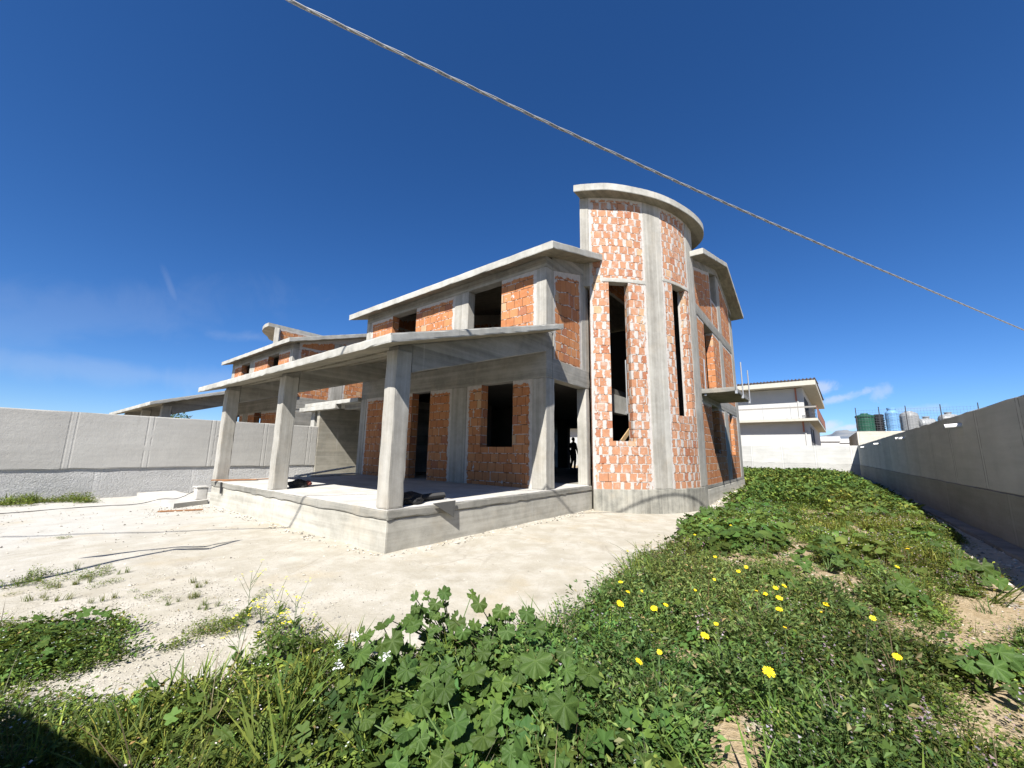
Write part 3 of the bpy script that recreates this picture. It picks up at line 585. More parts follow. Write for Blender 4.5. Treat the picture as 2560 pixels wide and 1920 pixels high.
# white drain spouts in the right wall
pvc = plain('white_plastic_pipe', (.82, .81, .78), .45, 0, .06)
for i, (px, lab) in enumerate(((10.0, 'nearest and largest white drain spout on the right wall'), (18.05, 'second white drain spout along the right wall from the right'), (26.5, 'third white drain spout along the right wall from the right'), (36.0, 'farthest white drain spout, beside the corner of the right wall'))):
    s = Solid((px, -8.2, 2.38)); s.tube([(px, -8.25, 2.40), (px, -7.92, 2.37)], .055, 14, caps=False); s.tube([(px, -7.92, 2.37), (px, -8.2, 2.395)], .045, 14, caps=False)
    tag(s.build('drain_spout', pvc, smooth=True), lab, 'drain spout', 'drain spouts in the right wall')

# ------------------------------------------------------------------ overhead cable, added shadow tube out of view
alu = plain('twisted_aluminium_cable', (.36, .37, .38), .5, .2, .1)
cp = np.array([(-10.6, 3.30, 7.95), (-6.24, .86, 7.18), (-2.52, -.98, 6.91), (-1.35, -1.57, 6.84), (1.11, -2.80, 6.73), (3.37, -3.93, 6.65), (9.27, -6.89, 6.59), (19.89, -12.21, 6.60), (34., -19.3, 6.85)])
tt = np.concatenate([[0], np.cumsum(np.linalg.norm(np.diff(cp[:, :2], axis=0), axis=1))])
cz = np.polyfit(tt, cp[:, 2], 4); ss_ = np.arange(0, tt[-1], .06)
ctr = np.stack([np.interp(ss_, tt, cp[:, 0]), np.interp(ss_, tt, cp[:, 1]), np.polyval(cz, ss_)], 1)
dirv = np.array([.884, -.467, 0]); sd = np.array([.467, .884, 0]); up = np.array([0, 0, 1.])
cable = empty('overhead_cable', tuple(ctr[100]), 'twisted overhead power cable crossing the blue sky', 'cable')
for k in range(3):
    ph = 2 * math.pi * ss_ / 1.35 + k * 2 * math.pi / 3
    s = Solid(tuple(ctr[100])); s.tube((ctr + .0145 * (np.cos(ph)[:, None] * sd + np.sin(ph)[:, None] * up)).tolist(), .0105, 6); s.build('strand', alu, cable, smooth=True)

# ------------------------------------------------------------------ small things on the porch and the yard
rusty = plain('rusty_plank', (.30, .15, .07), .85, 0, .4, scale=14.)
pale_wood = plain('whitewashed_board', (.66, .62, .52), .85, 0, .2)
beam3('formwork_plank', (-.10, 8.12, FZ + .02), (.85, 7.55, FZ + .03), .16, .03, rusty, 'rusty brown plank on the porch edge beside the leftmost column', 'plank')
beam3('formwork_plank', (.05, 7.72, FZ + .012), (1.5, 7.9, FZ + .015), .12, .02, rusty, 'thin brown plank lying behind the rusty plank on the porch', 'plank')
beam3('formwork_plank', (2.3, 8.35, FZ + .03), (4.9, 9.35, FZ + .26), .22, .04, pale_wood, 'pale board leaning on rubble at the rear of the porch', 'board')
beam3('formwork_plank', (2.6, 8.15, FZ + .03), (4.4, 8.4, FZ + .05), .2, .05, pale_wood, 'low pale board beside the leaning board on the porch', 'board')
beam3('timber_strip', (-1.28, 7.53, .02), (-.46, 7.19, .025), .05, .035, rusty, 'thin brown timber strip lying on the ground before the ramp', 'strip')
s = Solid((.3, 7.45, FZ)); s.gbox(-.035, -.01, 7.56, 7.64, .36, .66, seg=.1, fn=lambda x, y, z: (x, y + (z - .66) * .25, z), jit=.004); tag(s.build('dark_rag', plain('dark_rag', (.03, .03, .03), .9)), 'dark rag hanging over the porch edge under the rusty plank', 'rag')
s = Solid((-.4, 9.8, 0)); s.prism([(-.86, 8.1), (.0, 8.52), (-.0, 12.1), (-.95, 12.1), (-.9, 10.6)], -.05, .12); tag(s.build('concrete_ramp', 'con_floor'), 'pale concrete ramp slab between the porch plinth and the left wall', 'ramp')
s = Solid((.1, 9.0, .1)); s.gbox(-.28, -.01, 8.62, 8.95, .121, .45, seg=.1, jit=.004, chip=.01); s.gbox(-.30, .01, 8.60, 8.97, .451, .49, seg=.1, chip=.01); tag(s.build('junction_box', 'con_floor'), 'small grey concrete junction box on the ramp beside the porch corner', 'box')
blk = plain('black_rubber', (.018, .018, .018), .6, 0, .2)
gcab = [(-5.2, 9.6, .02), (-3.66, 9.55, .02), (-2.6, 9.75, .015), (-2.1, 9.72, .02), (-1.35, 9.5, .03), (-.9, 9.35, .135), (-.55, 9.15, .15), (-.28, 8.9, .34)]
s = Solid((-2, 9.6, 0)); s.tube([tuple(p) for p in catmull(gcab, 8)], .009, 6); tag(s.build('ground_cable', blk, smooth=True), 'thin black cable running over the ground into the junction box', 'cable')
# rubble bag behind the middle column
def lump(name, c, r, mat, label, cat, seed=0, sub=3, amp=.35):
    import bmesh
    bm = bmesh.new(); bmesh.ops.create_icosphere(bm, subdivisions=sub, radius=1.)
    for v in bm.verts:
        n_ = noise.noise(v.co * 1.6 + Vector((seed, 0, 0))) + .5 * noise.noise(v.co * 4. + Vector((0, seed, 0)))
        v.co = v.co * (1 + amp * n_); v.co = Vector((v.co.x * r[0], v.co.y * r[1], max(v.co.z, -.55) * r[2]))
    me = bpy.data.meshes.new(name); bm.to_mesh(me); bm.free(); me.materials.append(mat); o = bpy.data.objects.new(name, me); COL.objects.link(o); o.location = c
    return tag(o, label, cat)
dkg = plain('dark_sacking', (.035, .033, .03), .85, 0, .5, scale=20.)
lump('rubble_sack', (.72, 4.72, FZ + .06), (.24, .22, .12), dkg, 'dark crumpled sack on the porch floor behind the middle column', 'sack', 3)
lump('red_cloth', (.92, 4.64, FZ + .08), (.09, .08, .07), plain('red_brown_cloth', (.20, .06, .045), .9, 0, .4), 'small reddish cloth bundle on the dark sack', 'cloth', 8)
lump('plastic_heap', (.62, .40, FZ + .07), (.36, .24, .13), blk, 'heap of black plastic sheeting behind the front corner column', 'plastic', 5, 4)
s = Solid((1.2, .3, FZ)); pts = [(.55 + .0125 * i, .30 + .012 * math.sin(i * .05) + .0018 * i, FZ + .075) for i in range(84)]
s.tube(pts, [.052 if i % 2 else .064 for i in range(84)], 12); tag(s.build('corrugated_pipe', blk), 'black corrugated pipe lying on the porch edge beside the plastic heap', 'pipe')
s = Solid((1.2, 0, FZ)); bv = [(.90, -.035, FZ + .02), (1.45, -.035, FZ + .03), (1.405, -.06, .40)]; 
nrm = (Vector(bv[1]) - Vector(bv[0])).cross(Vector(bv[2]) - Vector(bv[0])).normalized() * .012
for p in bv: s.v.append(tuple(Vector(p) - Vector((1.2, 0, FZ))))
for p in bv: s.v.append(tuple(Vector(p) - nrm - Vector((1.2, 0, FZ))))
s.add([0, 1, 2]); s.add([5, 4, 3]); s.add([0, 3, 4, 1]); s.add([1, 4, 5, 2]); s.add([2, 5, 3, 0])
tag(s.build('metal_sheet', plain('dirty_grey_sheet', (.10, .098, .09), .7, 0, .35, scale=18.)), 'grey triangular sheet hanging over the porch edge under the pipe', 'sheet')

# ------------------------------------------------------------------ beyond the walls
NB = (50.9, -5.62, 0)
neigh = empty('neighbour_house', NB, 'white two storey house with tiled roof and balcony beyond the far wall', 'house'); neigh.rotation_euler = (0, 0, R(-1.9))
MAT['nwall'] = plain('painted_render', (.52, .515, .49), .9, 0, .12, scale=1.2); MAT['ndark'] = plain('dark_opening', (.03, .03, .03), .8)
MAT['tile'] = plain('brown_roof_tile', (.085, .06, .05), .8, 0, .35, scale=8.); MAT['red'] = plain('terracotta_paint', (.42, .17, .11), .7); MAT['brown'] = plain('brown_railing_panel', (.25, .11, .075), .7, 0, .3, scale=10.)
MAT['npale'] = plain('cream_concrete', (.50, .475, .40), .9, 0, .16, scale=2.)
def npt(name, mat, boxes, par=None, **k):
    s = Solid((0, 0, 0))
    for bx in boxes: s.gbox(*bx, **(k or dict(seg=50.)))
    return s.build(name, mat, par or neigh)
npt('wall', 'nwall', [(1.25, 28, .85, 40, -.2, 5.58), (1.25, 28, 1.15, 40, 5.87, 9.5)])
npt('balcony', 'npale', [(0, 28, 0, 40, 5.585, 5.865)])
s = Solid((0, 0, 0)); s.gbox(-.25, 29, -.15, 41, 0, .58, seg=60., fn=lambda x, y, z: (x, y, 9.56 + z)); rf_ = s.build('roof_slab', 'npale', neigh)
s = Solid((0, 0, 0)); s.gbox(-.3, 29, -.2, 41, 0, .10, seg=60., fn=lambda x, y, z: (x, y, 10.145 + z + min(max(x, 0), 14) * .06)); 
for i in range(120): s.tube([(-.36, -.1 + i * .34, 10.26), (9., -.1 + i * .34, 10.95)], .085, 6)
s.build('tiles', 'tile', rf_)
dr = npt('door_opening', 'ndark', [(2.6, 4.2, .83, .86, .3, 5.0), (6., 9.4, .83, .86, .3, 5.0), (2.4, 9.4, 1.12, 1.16, 5.87, 8.6)])
npt('downpipe', 'red', [(1.15, 1.27, 1.75, 1.9, 8.0, 9.5), (1.15, 1.27, 1.35, 1.5, 4.4, 5.58)]); npt('downpipe', 'nwall', [(1.14, 1.26, 1.62, 1.74, 5.87, 8.0), (1.14, 1.26, 1.20, 1.32, .2, 4.4)])
s = Solid((0, 0, 0)); s.gbox(.03, .07, .05, 9.5, 7.05, 7.22, seg=50.); s.build('timber_rail', plain('grey_weathered_timber', (.30, .28, .25), .9), neigh)
for yy in (2.4, 5.1, 8.0): s = Solid((0, 0, 0)); s.tube([(.05, yy, 5.7), (.05, yy, 7.45)], .025, 6); s.build('rail_post', rust, neigh)
s = Solid((0, 0, 0))
for zz in (5.95, 7.22): s.gbox(.1, 27, -.03, .02, zz, zz + .05, seg=50.)
for i in range(180): s.gbox(.1 + i * .15, .19 + i * .15, -.02, .01, 6.0, 7.22, seg=50.)
s.build('side_railing', 'brown', neigh)
s = Solid((0, 0, 0))
for i in range(9): s.gbox(.3 + .01, .33, .1 + i * .11, .14 + i * .11, 5.87, 7.35, seg=50.)
for zz in (5.95, 6.3, 6.65, 7.0, 7.3): s.gbox(.30, .335, .1, 1.1, zz, zz + .05, seg=50.)
s.build('iron_grille', 'ndark', neigh)
def cl_(p, k=1.263): return CAM + (np.array(p) - CAM) * k
bxm = wallmat('tank_base_blocks', (.40, .37, .30), (.62, .58, .50), 'y', 3., 0., rough=.04)
s = Solid((47, -14, 0)); s.gbox(46.2, 60, -32, -8.42, -.2, 4.06, seg=1., jit=.01, chip=.03); tag(s.build('tank_platform', bxm), 'pale rough block platform carrying the tanks beyond the right wall', 'platform')
def tank(name, c, prof, col, label, cat='tank', n=32, rough=.45):
    s = Solid((c[0], c[1], c[2])); s.lathe([(r, c[2] + z) for r, z in prof], (c[0], c[1]), n); return tag(s.build(name, plain(name + '_skin', col, rough, 0, .12, scale=3.), smooth=False), label, cat, 'tanks beyond the right wall')
tank('water_tank', (47.1, -9.2, 4.06), [(.66, 0), (.70, .05), (.68, .2), (.70, .5), (.68, .8), (.70, 1.1), (.68, 1.35), (.74, 1.38), (.74, 1.52), (.66, 1.58), (.3, 1.7), (.28, 1.78), (.05, 1.8)], (.018, .085, .052), 'squat dark green water tank with rimmed lid, leftmost tank on the platform')
tank('water_tank', (47.0, -11.12, 4.06), [(.47, 0), (.49, .05), (.47, .3), (.49, .6), (.47, .9), (.49, 1.2), (.47, 1.5), (.48, 1.7), (.40, 1.85), (.31, 1.92), (.30, 2.05), (.33, 2.07), (.33, 2.2), (.05, 2.24)], (.16, .33, .56), 'tall light blue water tank with pale neck on the platform')
s = Solid((47.8, -10.3, 4.06))
for i in range(10): s.lathe([(.36, 4.07 + i * .17), (.42, 4.09 + i * .17), (.42, 4.17 + i * .17), (.36, 4.19 + i * .17), (.30, 4.235 + i * .17)], (47.8, -10.25), 20)
tag(s.build('ribbed_drum', plain('ribbed_black_plastic', (.03, .03, .035), .5)), 'black ribbed drum stack between the green and blue tanks', 'drum', 'tanks beyond the right wall')
tank('water_tank', (47.4, -12.3, 4.06), [(.60, 0), (.66, .1), (.67, .5), (.67, 1.0), (.66, 1.4), (.60, 1.62), (.45, 1.75), (.30, 1.78), (.28, 1.84), (.04, 1.85)], (.26, .265, .265), 'upright grey tank beside the light blue tank', rough=.4)
for c, r, L, lab in (((47.2, -13.35, 4.70), .50, 1.2, 'lying grey cistern with hatch beside the upright grey tank'), ((47.2, -14.75, 5.0), .52, 1.3, 'lying grey cistern farthest right, just above the wall top')):
    s = Solid(c); p0 = Vector(c); ax_ = Vector((.25, -1, 0)).normalized()
    s.tube([tuple(p0 + ax_ * (t_ * L)) for t_ in (-.5, -.46, -.38, -.2, 0, .2, .38, .46, .5)], [r * q for q in (.3, .7, .93, 1, 1.02, 1, .93, .7, .3)], 24)
    s.lathe([(.22, c[2] + r * .9), (.22, c[2] + r + .12), (.26, c[2] + r + .12), (.26, c[2] + r + .17), (.05, c[2] + r + .19)], (c[0], c[1]), 18); s.gbox(c[0] - .4, c[0] + .4, c[1] - .5, c[1] + .5, 4.06, c[2] - r * .75, seg=5.)
    tag(s.build('cistern', plain('grey_plastic', (.30, .31, .315), .45, 0, .1)), lab, 'cistern', 'tanks beyond the right wall')
fe = empty('mesh_fence', (46.3, -12, 4.06), 'thin wire mesh fence on dark posts in front of the tanks', 'fence'); stl = plain('dark_steel', (.06, .06, .065), .6, .5)
for yy in (-8.55, -10.2, -12.0, -14.2, -16.4): s = Solid((46.3, -12, 4.06)); s.tube([(46.3, yy, 4.0), (46.3, yy, 6.36)], .035, 6); s.build('post', stl, fe)
s = Solid((46.3, -12, 4.06))
for i in range(9): s.tube([(46.28, -8.55, 4.15 + i * .24), (46.28, -16.4, 4.15 + i * .24)], .008, 4)
for i in range(40): s.tube([(46.28, -8.55 - i * .2, 4.1), (46.28, -8.55 - i * .2, 6.1)], .006, 4)
s.build('wire_mesh', plain('wire', (.12, .13, .14), .6, .4), fe)
# hills and the town before them
hm, t, b = newmat('hill_scrub_hazed'); o = t.obj(); hn = t.noise(o, .006, 8, .7)
t.put(b.inputs['Base Color'], t.mix(t.ss(hn, .35, .65), (.085, .11, .145), (.20, .205, .20)))  # distance haze is put into the bluish scrub colour
nb_, nd_ = 260, 24; V = []; Fq = []
for i in range(nb_):
    be = R(-26 + 66 * i / (nb_ - 1))
    for j in range(nd_):
        d = 1500 + 2900 * j / (nd_ - 1); fz = math.sin(math.pi * min(1, j / (nd_ - 6)) * .5) ** 1.5 if j < nd_ - 5 else max(0, 1 - (j - nd_ + 6) * .2)
        hgt = 118 + 60 * noise.noise(Vector((be * 7., 0, 0))) + 46 * noise.noise(Vector((be * 26., d * .0007, 2.))) + 18 * noise.noise(Vector((be * 90., d * .003, 5.)))
        hgt += 120 * math.exp(-((math.degrees(be) + 2.4) / 2.2) ** 2); dip_ = 1
        V.append((CAM[0] + d * math.cos(be), CAM[1] + d * math.sin(be), -4 + hgt * fz * (.55 + .45 * math.cos(min(1, abs(math.degrees(be) - 7) / 33.) * math.pi / 2))))
for i in range(nb_ - 1):
    for j in range(nd_ - 1): Fq.append((i * nd_ + j, i * nd_ + j + 1, (i + 1) * nd_ + j + 1, (i + 1) * nd_ + j))
me = bpy.data.meshes.new('hills'); me.from_pydata(V, [], [q[::-1] for q in Fq]); me.materials.append(hm); me.polygons.foreach_set('use_smooth', [True] * len(Fq)); o = bpy.data.objects.new('hills', me); COL.objects.link(o); o['kind'] = 'structure'
for px, py, dd, wd_, dep, hm_, lab in ((2062, 1096, 120, 5, 6, 1, 'small white house stepping down beside the neighbour balcony in the distance'), (2080, 1101, 150, 9, 8, 1, 'low white roofed building far away beyond the end wall'), (2108, 1100, 190, 12, 9, 1, 'wide pale building in the distant town, left of the tanks'), (2130, 1102, 170, 7, 7, 1, 'pale far house nearest the tank platform')):
    d_ = ray(px, py); d_ = d_ / math.hypot(d_[0], d_[1]); P = CAM + d_ * dd
    e = empty('distant_house', (P[0], P[1], 0), lab, 'house', 'houses of the distant town')
    s = Solid((0, 0, 0)); s.gbox(-dep / 2, dep / 2, -wd_ / 2, wd_ / 2, -.2, P[2] - .8, seg=50.); s.build('wall', 'nwall', e)
    s = Solid((0, 0, 0)); s.gbox(-dep / 2 - .3, dep / 2 + .3, -wd_ / 2 - .3, wd_ / 2 + .3, P[2] - .8, P[2] + .4, seg=50., fn=lambda x, y, z: (x * (1 if z < P[2] - .2 else .15), y, z)); s.build('roof', 'nwall', e)
    s = Solid((0, 0, 0))
    for k in range(3): s.gbox(-dep / 2 - .05, -dep / 2 + .05, -wd_ * .35 + k * wd_ * .3, -wd_ * .35 + k * wd_ * .3 + wd_ * .12, P[2] * .45, P[2] * .45 + 1.3, seg=50.)
    s.build('window', 'ndark', e)

# ------------------------------------------------------------------ person inside the house, seen against the rear opening
import bmesh
def person(loc, rz):
    J = [((0, 0, .96), .135), ((0, .01, 1.12), .125), ((0, .02, 1.32), .15), ((0, .0, 1.46), .10), ((0, 0, 1.53), .055), ((0, -.015, 1.62), .085), ((0, -.01, 1.70), .08),
         ((.19, .01, 1.43), .062), ((.30, .05, 1.17), .045), ((.27, -.06, .93), .035), ((.26, -.10, .84), .04), ((-.19, .01, 1.43), .062), ((-.31, .05, 1.18), .045), ((-.30, -.05, .94), .035), ((-.29, -.09, .85), .04),
         ((.10, 0, .90), .10), ((.15, -.03, .50), .065), ((.19, .04, .09), .045), ((.20, -.11, .04), .04), ((-.10, 0, .90), .10), ((-.15, .02, .50), .065), ((-.18, .09, .09), .045), ((-.19, -.06, .04), .04)]
    E = [(0, 1), (1, 2), (2, 3), (3, 4), (4, 5), (5, 6), (3, 7), (7, 8), (8, 9), (9, 10), (3, 11), (11, 12), (12, 13), (13, 14), (0, 15), (15, 16), (16, 17), (17, 18), (0, 19), (19, 20), (20, 21), (21, 22)]
    for sx, hand in ((1, 10), (-1, 14)):        # fingers and thumb
        hx, hy, hz = J[hand][0]
        for k in range(4):
            a = len(J); oy = -.03 + k * .02; L = (.07, .085, .08, .06)[k]
            J.append(((hx + sx * .004, hy + oy, hz - .045), .011)); J.append(((hx - sx * .01, hy + oy - .008, hz - .045 - L * .55), .010)); J.append(((hx - sx * .025, hy + oy - .01, hz - .045 - L), .008)); E += [(hand, a), (a, a + 1), (a + 1, a + 2)]
        a = len(J); J.append(((hx - sx * .01, hy - .05, hz - .01), .012)); J.append(((hx - sx * .02, hy - .07, hz - .05), .009)); E += [(hand, a), (a, a + 1)]
    me = bpy.data.meshes.new('person'); me.from_pydata([j[0] for j in J], E, []); o = bpy.data.objects.new('person', me); COL.objects.link(o)
    md = o.modifiers.new('skin', 'SKIN'); md.use_smooth_shade = True
    for i, j in enumerate(J): k_ = 1.22 if (i < 4 or 7 <= i < 24) and j[1] > .04 else 1.; me.skin_vertices[0].data[i].radius = (j[1] * k_, j[1] * k_ * (.8 if i in (1, 2, 3) else 1))
    me.skin_vertices[0].data[0].use_root = True
    sb = o.modifiers.new('sub', 'SUBSURF'); sb.levels = 1; sb.render_levels = 1
    pm, t, b = newmat('dark_clothes'); _, _, zz = t.sep(t.obj())
    sk = t.m('MAXIMUM', t.ss(zz, 1.50, 1.51), t.m('MULTIPLY', t.ss(zz, .90, .89), 0.)); t.put(b.inputs['Base Color'], t.mix(sk, t.mix(t.ss(zz, .98, .99), (.025, .03, .05), (.04, .04, .045)), (.42, .25, .17)))
    me.materials.append(pm); o.location = loc; o.rotation_euler = (0, 0, rz)
    s = Solid((0, 0, 0)); s.lathe([(.088, 1.64), (.098, 1.69), (.085, 1.75), (.05, 1.785), (.01, 1.795)], (0, .01), 16)
    s.build('hair', plain('dark_hair', (.02, .015, .012), .7), o, smooth=True)
    return tag(o, 'person in dark clothes standing inside the house, seen against the bright rear opening', 'person')
person((15.55, 5.28, FZ), R(70))

# ------------------------------------------------------------------ plants
lm, t, b = newmat('foliage'); ca = t.attr('col')[0]
t.put(b.inputs['Base Color'], ca); b.inputs['Roughness'].default_value = .6; b.inputs['Specular IOR Level'].default_value = .12
tr = t.n.new('ShaderNodeBsdfTranslucent'); t.put(tr.inputs[0], t.mix(.4, ca, (.20, .21, .02))); mx = t.n.new('ShaderNodeMixShader'); mx.inputs[0].default_value = .34
t.l.new(b.outputs[0], mx.inputs[1]); t.l.new(tr.outputs[0], mx.inputs[2]); t.l.new(mx.outputs[0], t.n['Material Output'].inputs[0])
class Tmpl:
    def __init__(s): s.v = []; s.f = []; s.c = []
    def tri(s, P, c):
        b = len(s.v); s.v += [tuple(p) for p in P]; s.c += [c] * len(P)
        for i in range(1, len(P) - 1): s.f.append((b, b + i, b + i + 1))
    def arr(s): return np.array(s.v, np.float32), np.array(s.f, np.int32), np.array(s.c, np.float32)
def unit(v): v = np.asarray(v, float); return v / (np.linalg.norm(v) + 1e-9)
def vary(c, a=.36): k = 1 + rng.uniform(-a, a); h = rng.uniform(-.12, .12); return (c[0] * k * (1 + h), c[1] * k, c[2] * k * (1 - h))
def leaf(T, p, d, up, L, w, c, fold=.25):
    d = unit(d); sd = unit(np.cross(d, up)); nn = np.cross(sd, d)
    m = p + d * L * .5; T.tri([p, m + sd * w + nn * L * fold * .5, p + d * L], c); T.tri([p, p + d * L, m - sd * w + nn * L * fold * .5], c)
def bush(n, h, r, L, wd, cols, flat=.5, flower=None, nf=0):
    T = Tmpl()
    for i in range(n):
        a = rng.uniform(0, 6.283); q = math.sqrt(rng.uniform(0, 1)); z = h * (1 - q * q * .75) * rng.uniform(.12, 1.)
        p = np.array([math.cos(a) * q * r, math.sin(a) * q * r, z]); a2 = a + rng.normal(0, .9)
        d = np.array([math.cos(a2), math.sin(a2), rng.uniform(-.15, 1.1) * flat * 2]); k = rng.uniform(.5, 1.5)
        leaf(T, p, d, np.array([rng.normal(0, .45), rng.normal(0, .45), 1.]), L * k, wd * k, vary(cols[rng.integers(len(cols))]) if rng.uniform() > .05 else vary((.24, .19, .09)))
    for i in range(max(4, n // 14)):
        a = rng.uniform(0, 6.283); q = rng.uniform(.1, .8) * r; e = np.array([math.cos(a) * q, math.sin(a) * q, h * rng.uniform(.6, 1.)]); sd = np.array([-math.sin(a), math.cos(a), 0]) * .003
        T.tri([e * [.15, .15, 0] - sd, e * [.15, .15, 0] + sd, e], vary((.09, .12, .03)))
    for i in range(nf):
        a = rng.uniform(0, 6.283); q = math.sqrt(rng.uniform(0, 1)) * r; zt = h * (1 - (q / r) ** 2 * .6) * rng.uniform(.85, 1.2)
        if flower[1] == 'dot':
            s_ = .006 * rng.uniform(.7, 1.3); p = np.array([math.cos(a) * q, math.sin(a) * q, zt])
            T.tri([p + [s_, 0, 0], p + [0, s_, s_ * .4], p + [-s_, 0, 0], p + [0, -s_, -s_ * .4]], flower[0])
        else:
            for k in range(9):
                s_ = .006; p = np.array([math.cos(a) * q + rng.normal(0, .005), math.sin(a) * q + rng.normal(0, .005), zt - .05 + k * .011]); an = rng.uniform(0, 6.28)
                T.tri([p, p + [math.cos(an) * .015, math.sin(an) * .015, .004], p + [math.cos(an + .7) * .012, math.sin(an + .7) * .012, -.004]], vary(flower[0], .3))
    return T.arr()
def grass(n, h, sp, cols, w0=.0045):
    T = Tmpl()
    for i in range(n):
        a = rng.uniform(0, 6.283); q = rng.uniform(0, sp); p = np.array([math.cos(a) * q, math.sin(a) * q, 0]); a2 = rng.uniform(0, 6.283); hh = h * rng.uniform(.45, 1.15); bend = hh * rng.uniform(.15, .9)
        D = np.array([math.cos(a2), math.sin(a2), 0]); sd = np.array([-D[1], D[0], 0]) * w0 * rng.uniform(.7, 1.4); c = vary(cols[rng.integers(len(cols))])
        P = [p + D * bend * u * u + np.array([0, 0, hh * (u - .25 * u * u * bend / hh)]) for u in (0, .4, .75, 1)]
        T.tri([P[0] - sd, P[0] + sd, P[1] + sd, P[1] - sd], c); T.tri([P[1] - sd, P[1] + sd, P[2] + sd * .65, P[2] - sd * .65], c); T.tri([P[2] - sd * .65, P[2] + sd * .65, P[3]], c)
    return T.arr()
def lobed(T, p, d, up, r, c, lobes=5, nseg=15, cup=.15):
    """small rounded lobed leaf as a folded fan"""
    d = unit(d); sd = unit(np.cross(d, up)); nn = np.cross(sd, d); P = []
    for k in range(nseg + 1):
        th = -2.75 + 5.5 * k / nseg; rr = r * (.80 + .20 * math.cos(th * lobes * .98)) * (1 - .12 * abs(th) / 2.75)
        P.append(p + d * (rr * math.cos(th)) + sd * (rr * math.sin(th)) + nn * (cup * rr * (.3 + .5 * math.cos(th * lobes))))
    for k in range(nseg): T.tri([p, P[k], P[k + 1]], c)
def rosette(n, h, r, lr, cols, nseg=13):
    T = Tmpl()
    for i in range(n):
        a = rng.uniform(0, 6.283); q = math.sqrt(rng.uniform(0, 1)) * r; z = h * (1 - (q / r) ** 2 * .7) * rng.uniform(.45, 1.05)
        p = np.array([math.cos(a) * q, math.sin(a) * q, z]); up = np.array([math.cos(a) * .5 + rng.normal(0, .35), math.sin(a) * .5 + rng.normal(0, .35), 1.]); a2 = rng.uniform(0, 6.283)
        up = unit(up); d = np.array([math.cos(a2), math.sin(a2), 0]); d = unit(d - up * (d @ up)); k = rng.uniform(.6, 1.2)
        lobed(T, p, d, up, lr * k, vary(cols[rng.integers(len(cols))], .2), 5, nseg)
        sd = np.array([-math.sin(a), math.cos(a), 0]) * .0025; T.tri([p * [.3, .3, 0] - sd, p * [.3, .3, 0] + sd, p], (.10, .14, .04))
    return T.arr()
class Acc:
    def __init__(s): s.V = []; s.F = []; s.C = []; s.n = 0
    def put(s, T, pos, sc_=None, tint=None, tilt=.12, rz=None):
        V, F, C = T; N = len(pos)
        if N == 0: return
        a = rng.uniform(0, 6.283, N) if rz is None else rz; sc_ = np.ones(N) if sc_ is None else sc_; ca_, sa = np.cos(a), np.sin(a)
        x = V[None, :, 0] * ca_[:, None] - V[None, :, 1] * sa[:, None]; y = V[None, :, 0] * sa[:, None] + V[None, :, 1] * ca_[:, None]; z = np.repeat(V[None, :, 2], N, 0)
        tx = rng.normal(0, tilt, N)[:, None]; ty = rng.normal(0, tilt, N)[:, None]
        P = np.stack([x + z * tx, y + z * ty, z], 2) * sc_[:, None, None] + np.asarray(pos)[:, None, :]
        s.V.append(P.reshape(-1, 3)); s.F.append((F[None] + (np.arange(N) * len(V))[:, None, None]).reshape(-1, 3) + s.n); s.n += N * len(V)
        c = np.repeat(C[None], N, 0)
        if tint is not None: c = c * tint[:, None, :]
        s.C.append(c.reshape(-1, 3))
    def build(s, name, mat=None, parent=None, loc=(0, 0, 0)):
        V = np.concatenate(s.V).astype(np.float32) - np.array(loc, np.float32); F = np.concatenate(s.F).astype(np.int32); C = np.concatenate(s.C).astype(np.float32)
        me = bpy.data.meshes.new(name); me.vertices.add(len(V)); me.vertices.foreach_set('co', V.ravel()); me.loops.add(F.size); me.loops.foreach_set('vertex_index', F.ravel())
        me.polygons.add(len(F)); me.polygons.foreach_set('loop_start', np.arange(0, F.size, 3, dtype=np.int32)); me.polygons.foreach_set('loop_total', np.full(len(F), 3, np.int32)); me.update(calc_edges=True)
        at_ = me.attributes.new('col', 'FLOAT_COLOR', 'POINT'); at_.data.foreach_set('color', np.c_[np.clip(C, 0, 1), np.ones(len(C))].astype(np.float32).ravel())
        me.materials.append(mat or lm); o = bpy.data.objects.new(name, me); COL.objects.link(o)
        if parent: o.parent = parent
        else: o.location = loc
        return o
G_DARK = [(.084, .130, .026), (.110, .162, .034), (.060, .094, .022)]; G_BLUE = [(.094, .134, .038), (.125, .172, .050), (.062, .094, .028), (.155, .200, .064)]
G_YEL = [(.145, .190, .032), (.185, .225, .046), (.120, .160, .030)]; G_MAL = [(.068, .114, .024), (.086, .138, .031), (.054, .090, .022)]; G_OLI = [(.115, .125, .035), (.140, .140, .048), (.100, .110, .030)]
T_chry = [bush(120, .32, .17, .036, .0075, G_BLUE + G_DARK[:1]) for _ in range(5)]
T_clov = [bush(80, .13, .15, .024, .010, G_YEL + G_DARK, .3) for _ in range(3)]
T_mixw = [bush(80, .20, .15, .032, .009, G_DARK + G_YEL, .5, ((.60, .60, .57), 'dot'), q) for q in (1, 5, 2, 0)]
T_fum = [bush(110, .22, .16, .022, .006, G_OLI + G_DARK + G_YEL, .5, ((.34, .25, .28), 'spike'), q) for q in (0, 3, 1, 0)]
T_grs = [grass(26, .26, .08, G_YEL + G_DARK) for _ in range(4)]
T_lng = [grass(16, .25, .10, G_MAL + G_DARK + G_YEL, .0055) for _ in range(5)]
T_med = [rosette(16, .26, .20, .062, G_MAL, 15) for _ in range(4)]
T_gry = [grass(30, .22, .10, [(.13, .16, .025), (.17, .18, .04), (.09, .13, .02)], .004) for _ in range(3)]
T_ros = [rosette(13, .20, .17, .052, G_MAL) for _ in range(4)]
T_rosf = [rosette(11, .30, .22, .085, G_MAL, 9) for _ in range(3)]
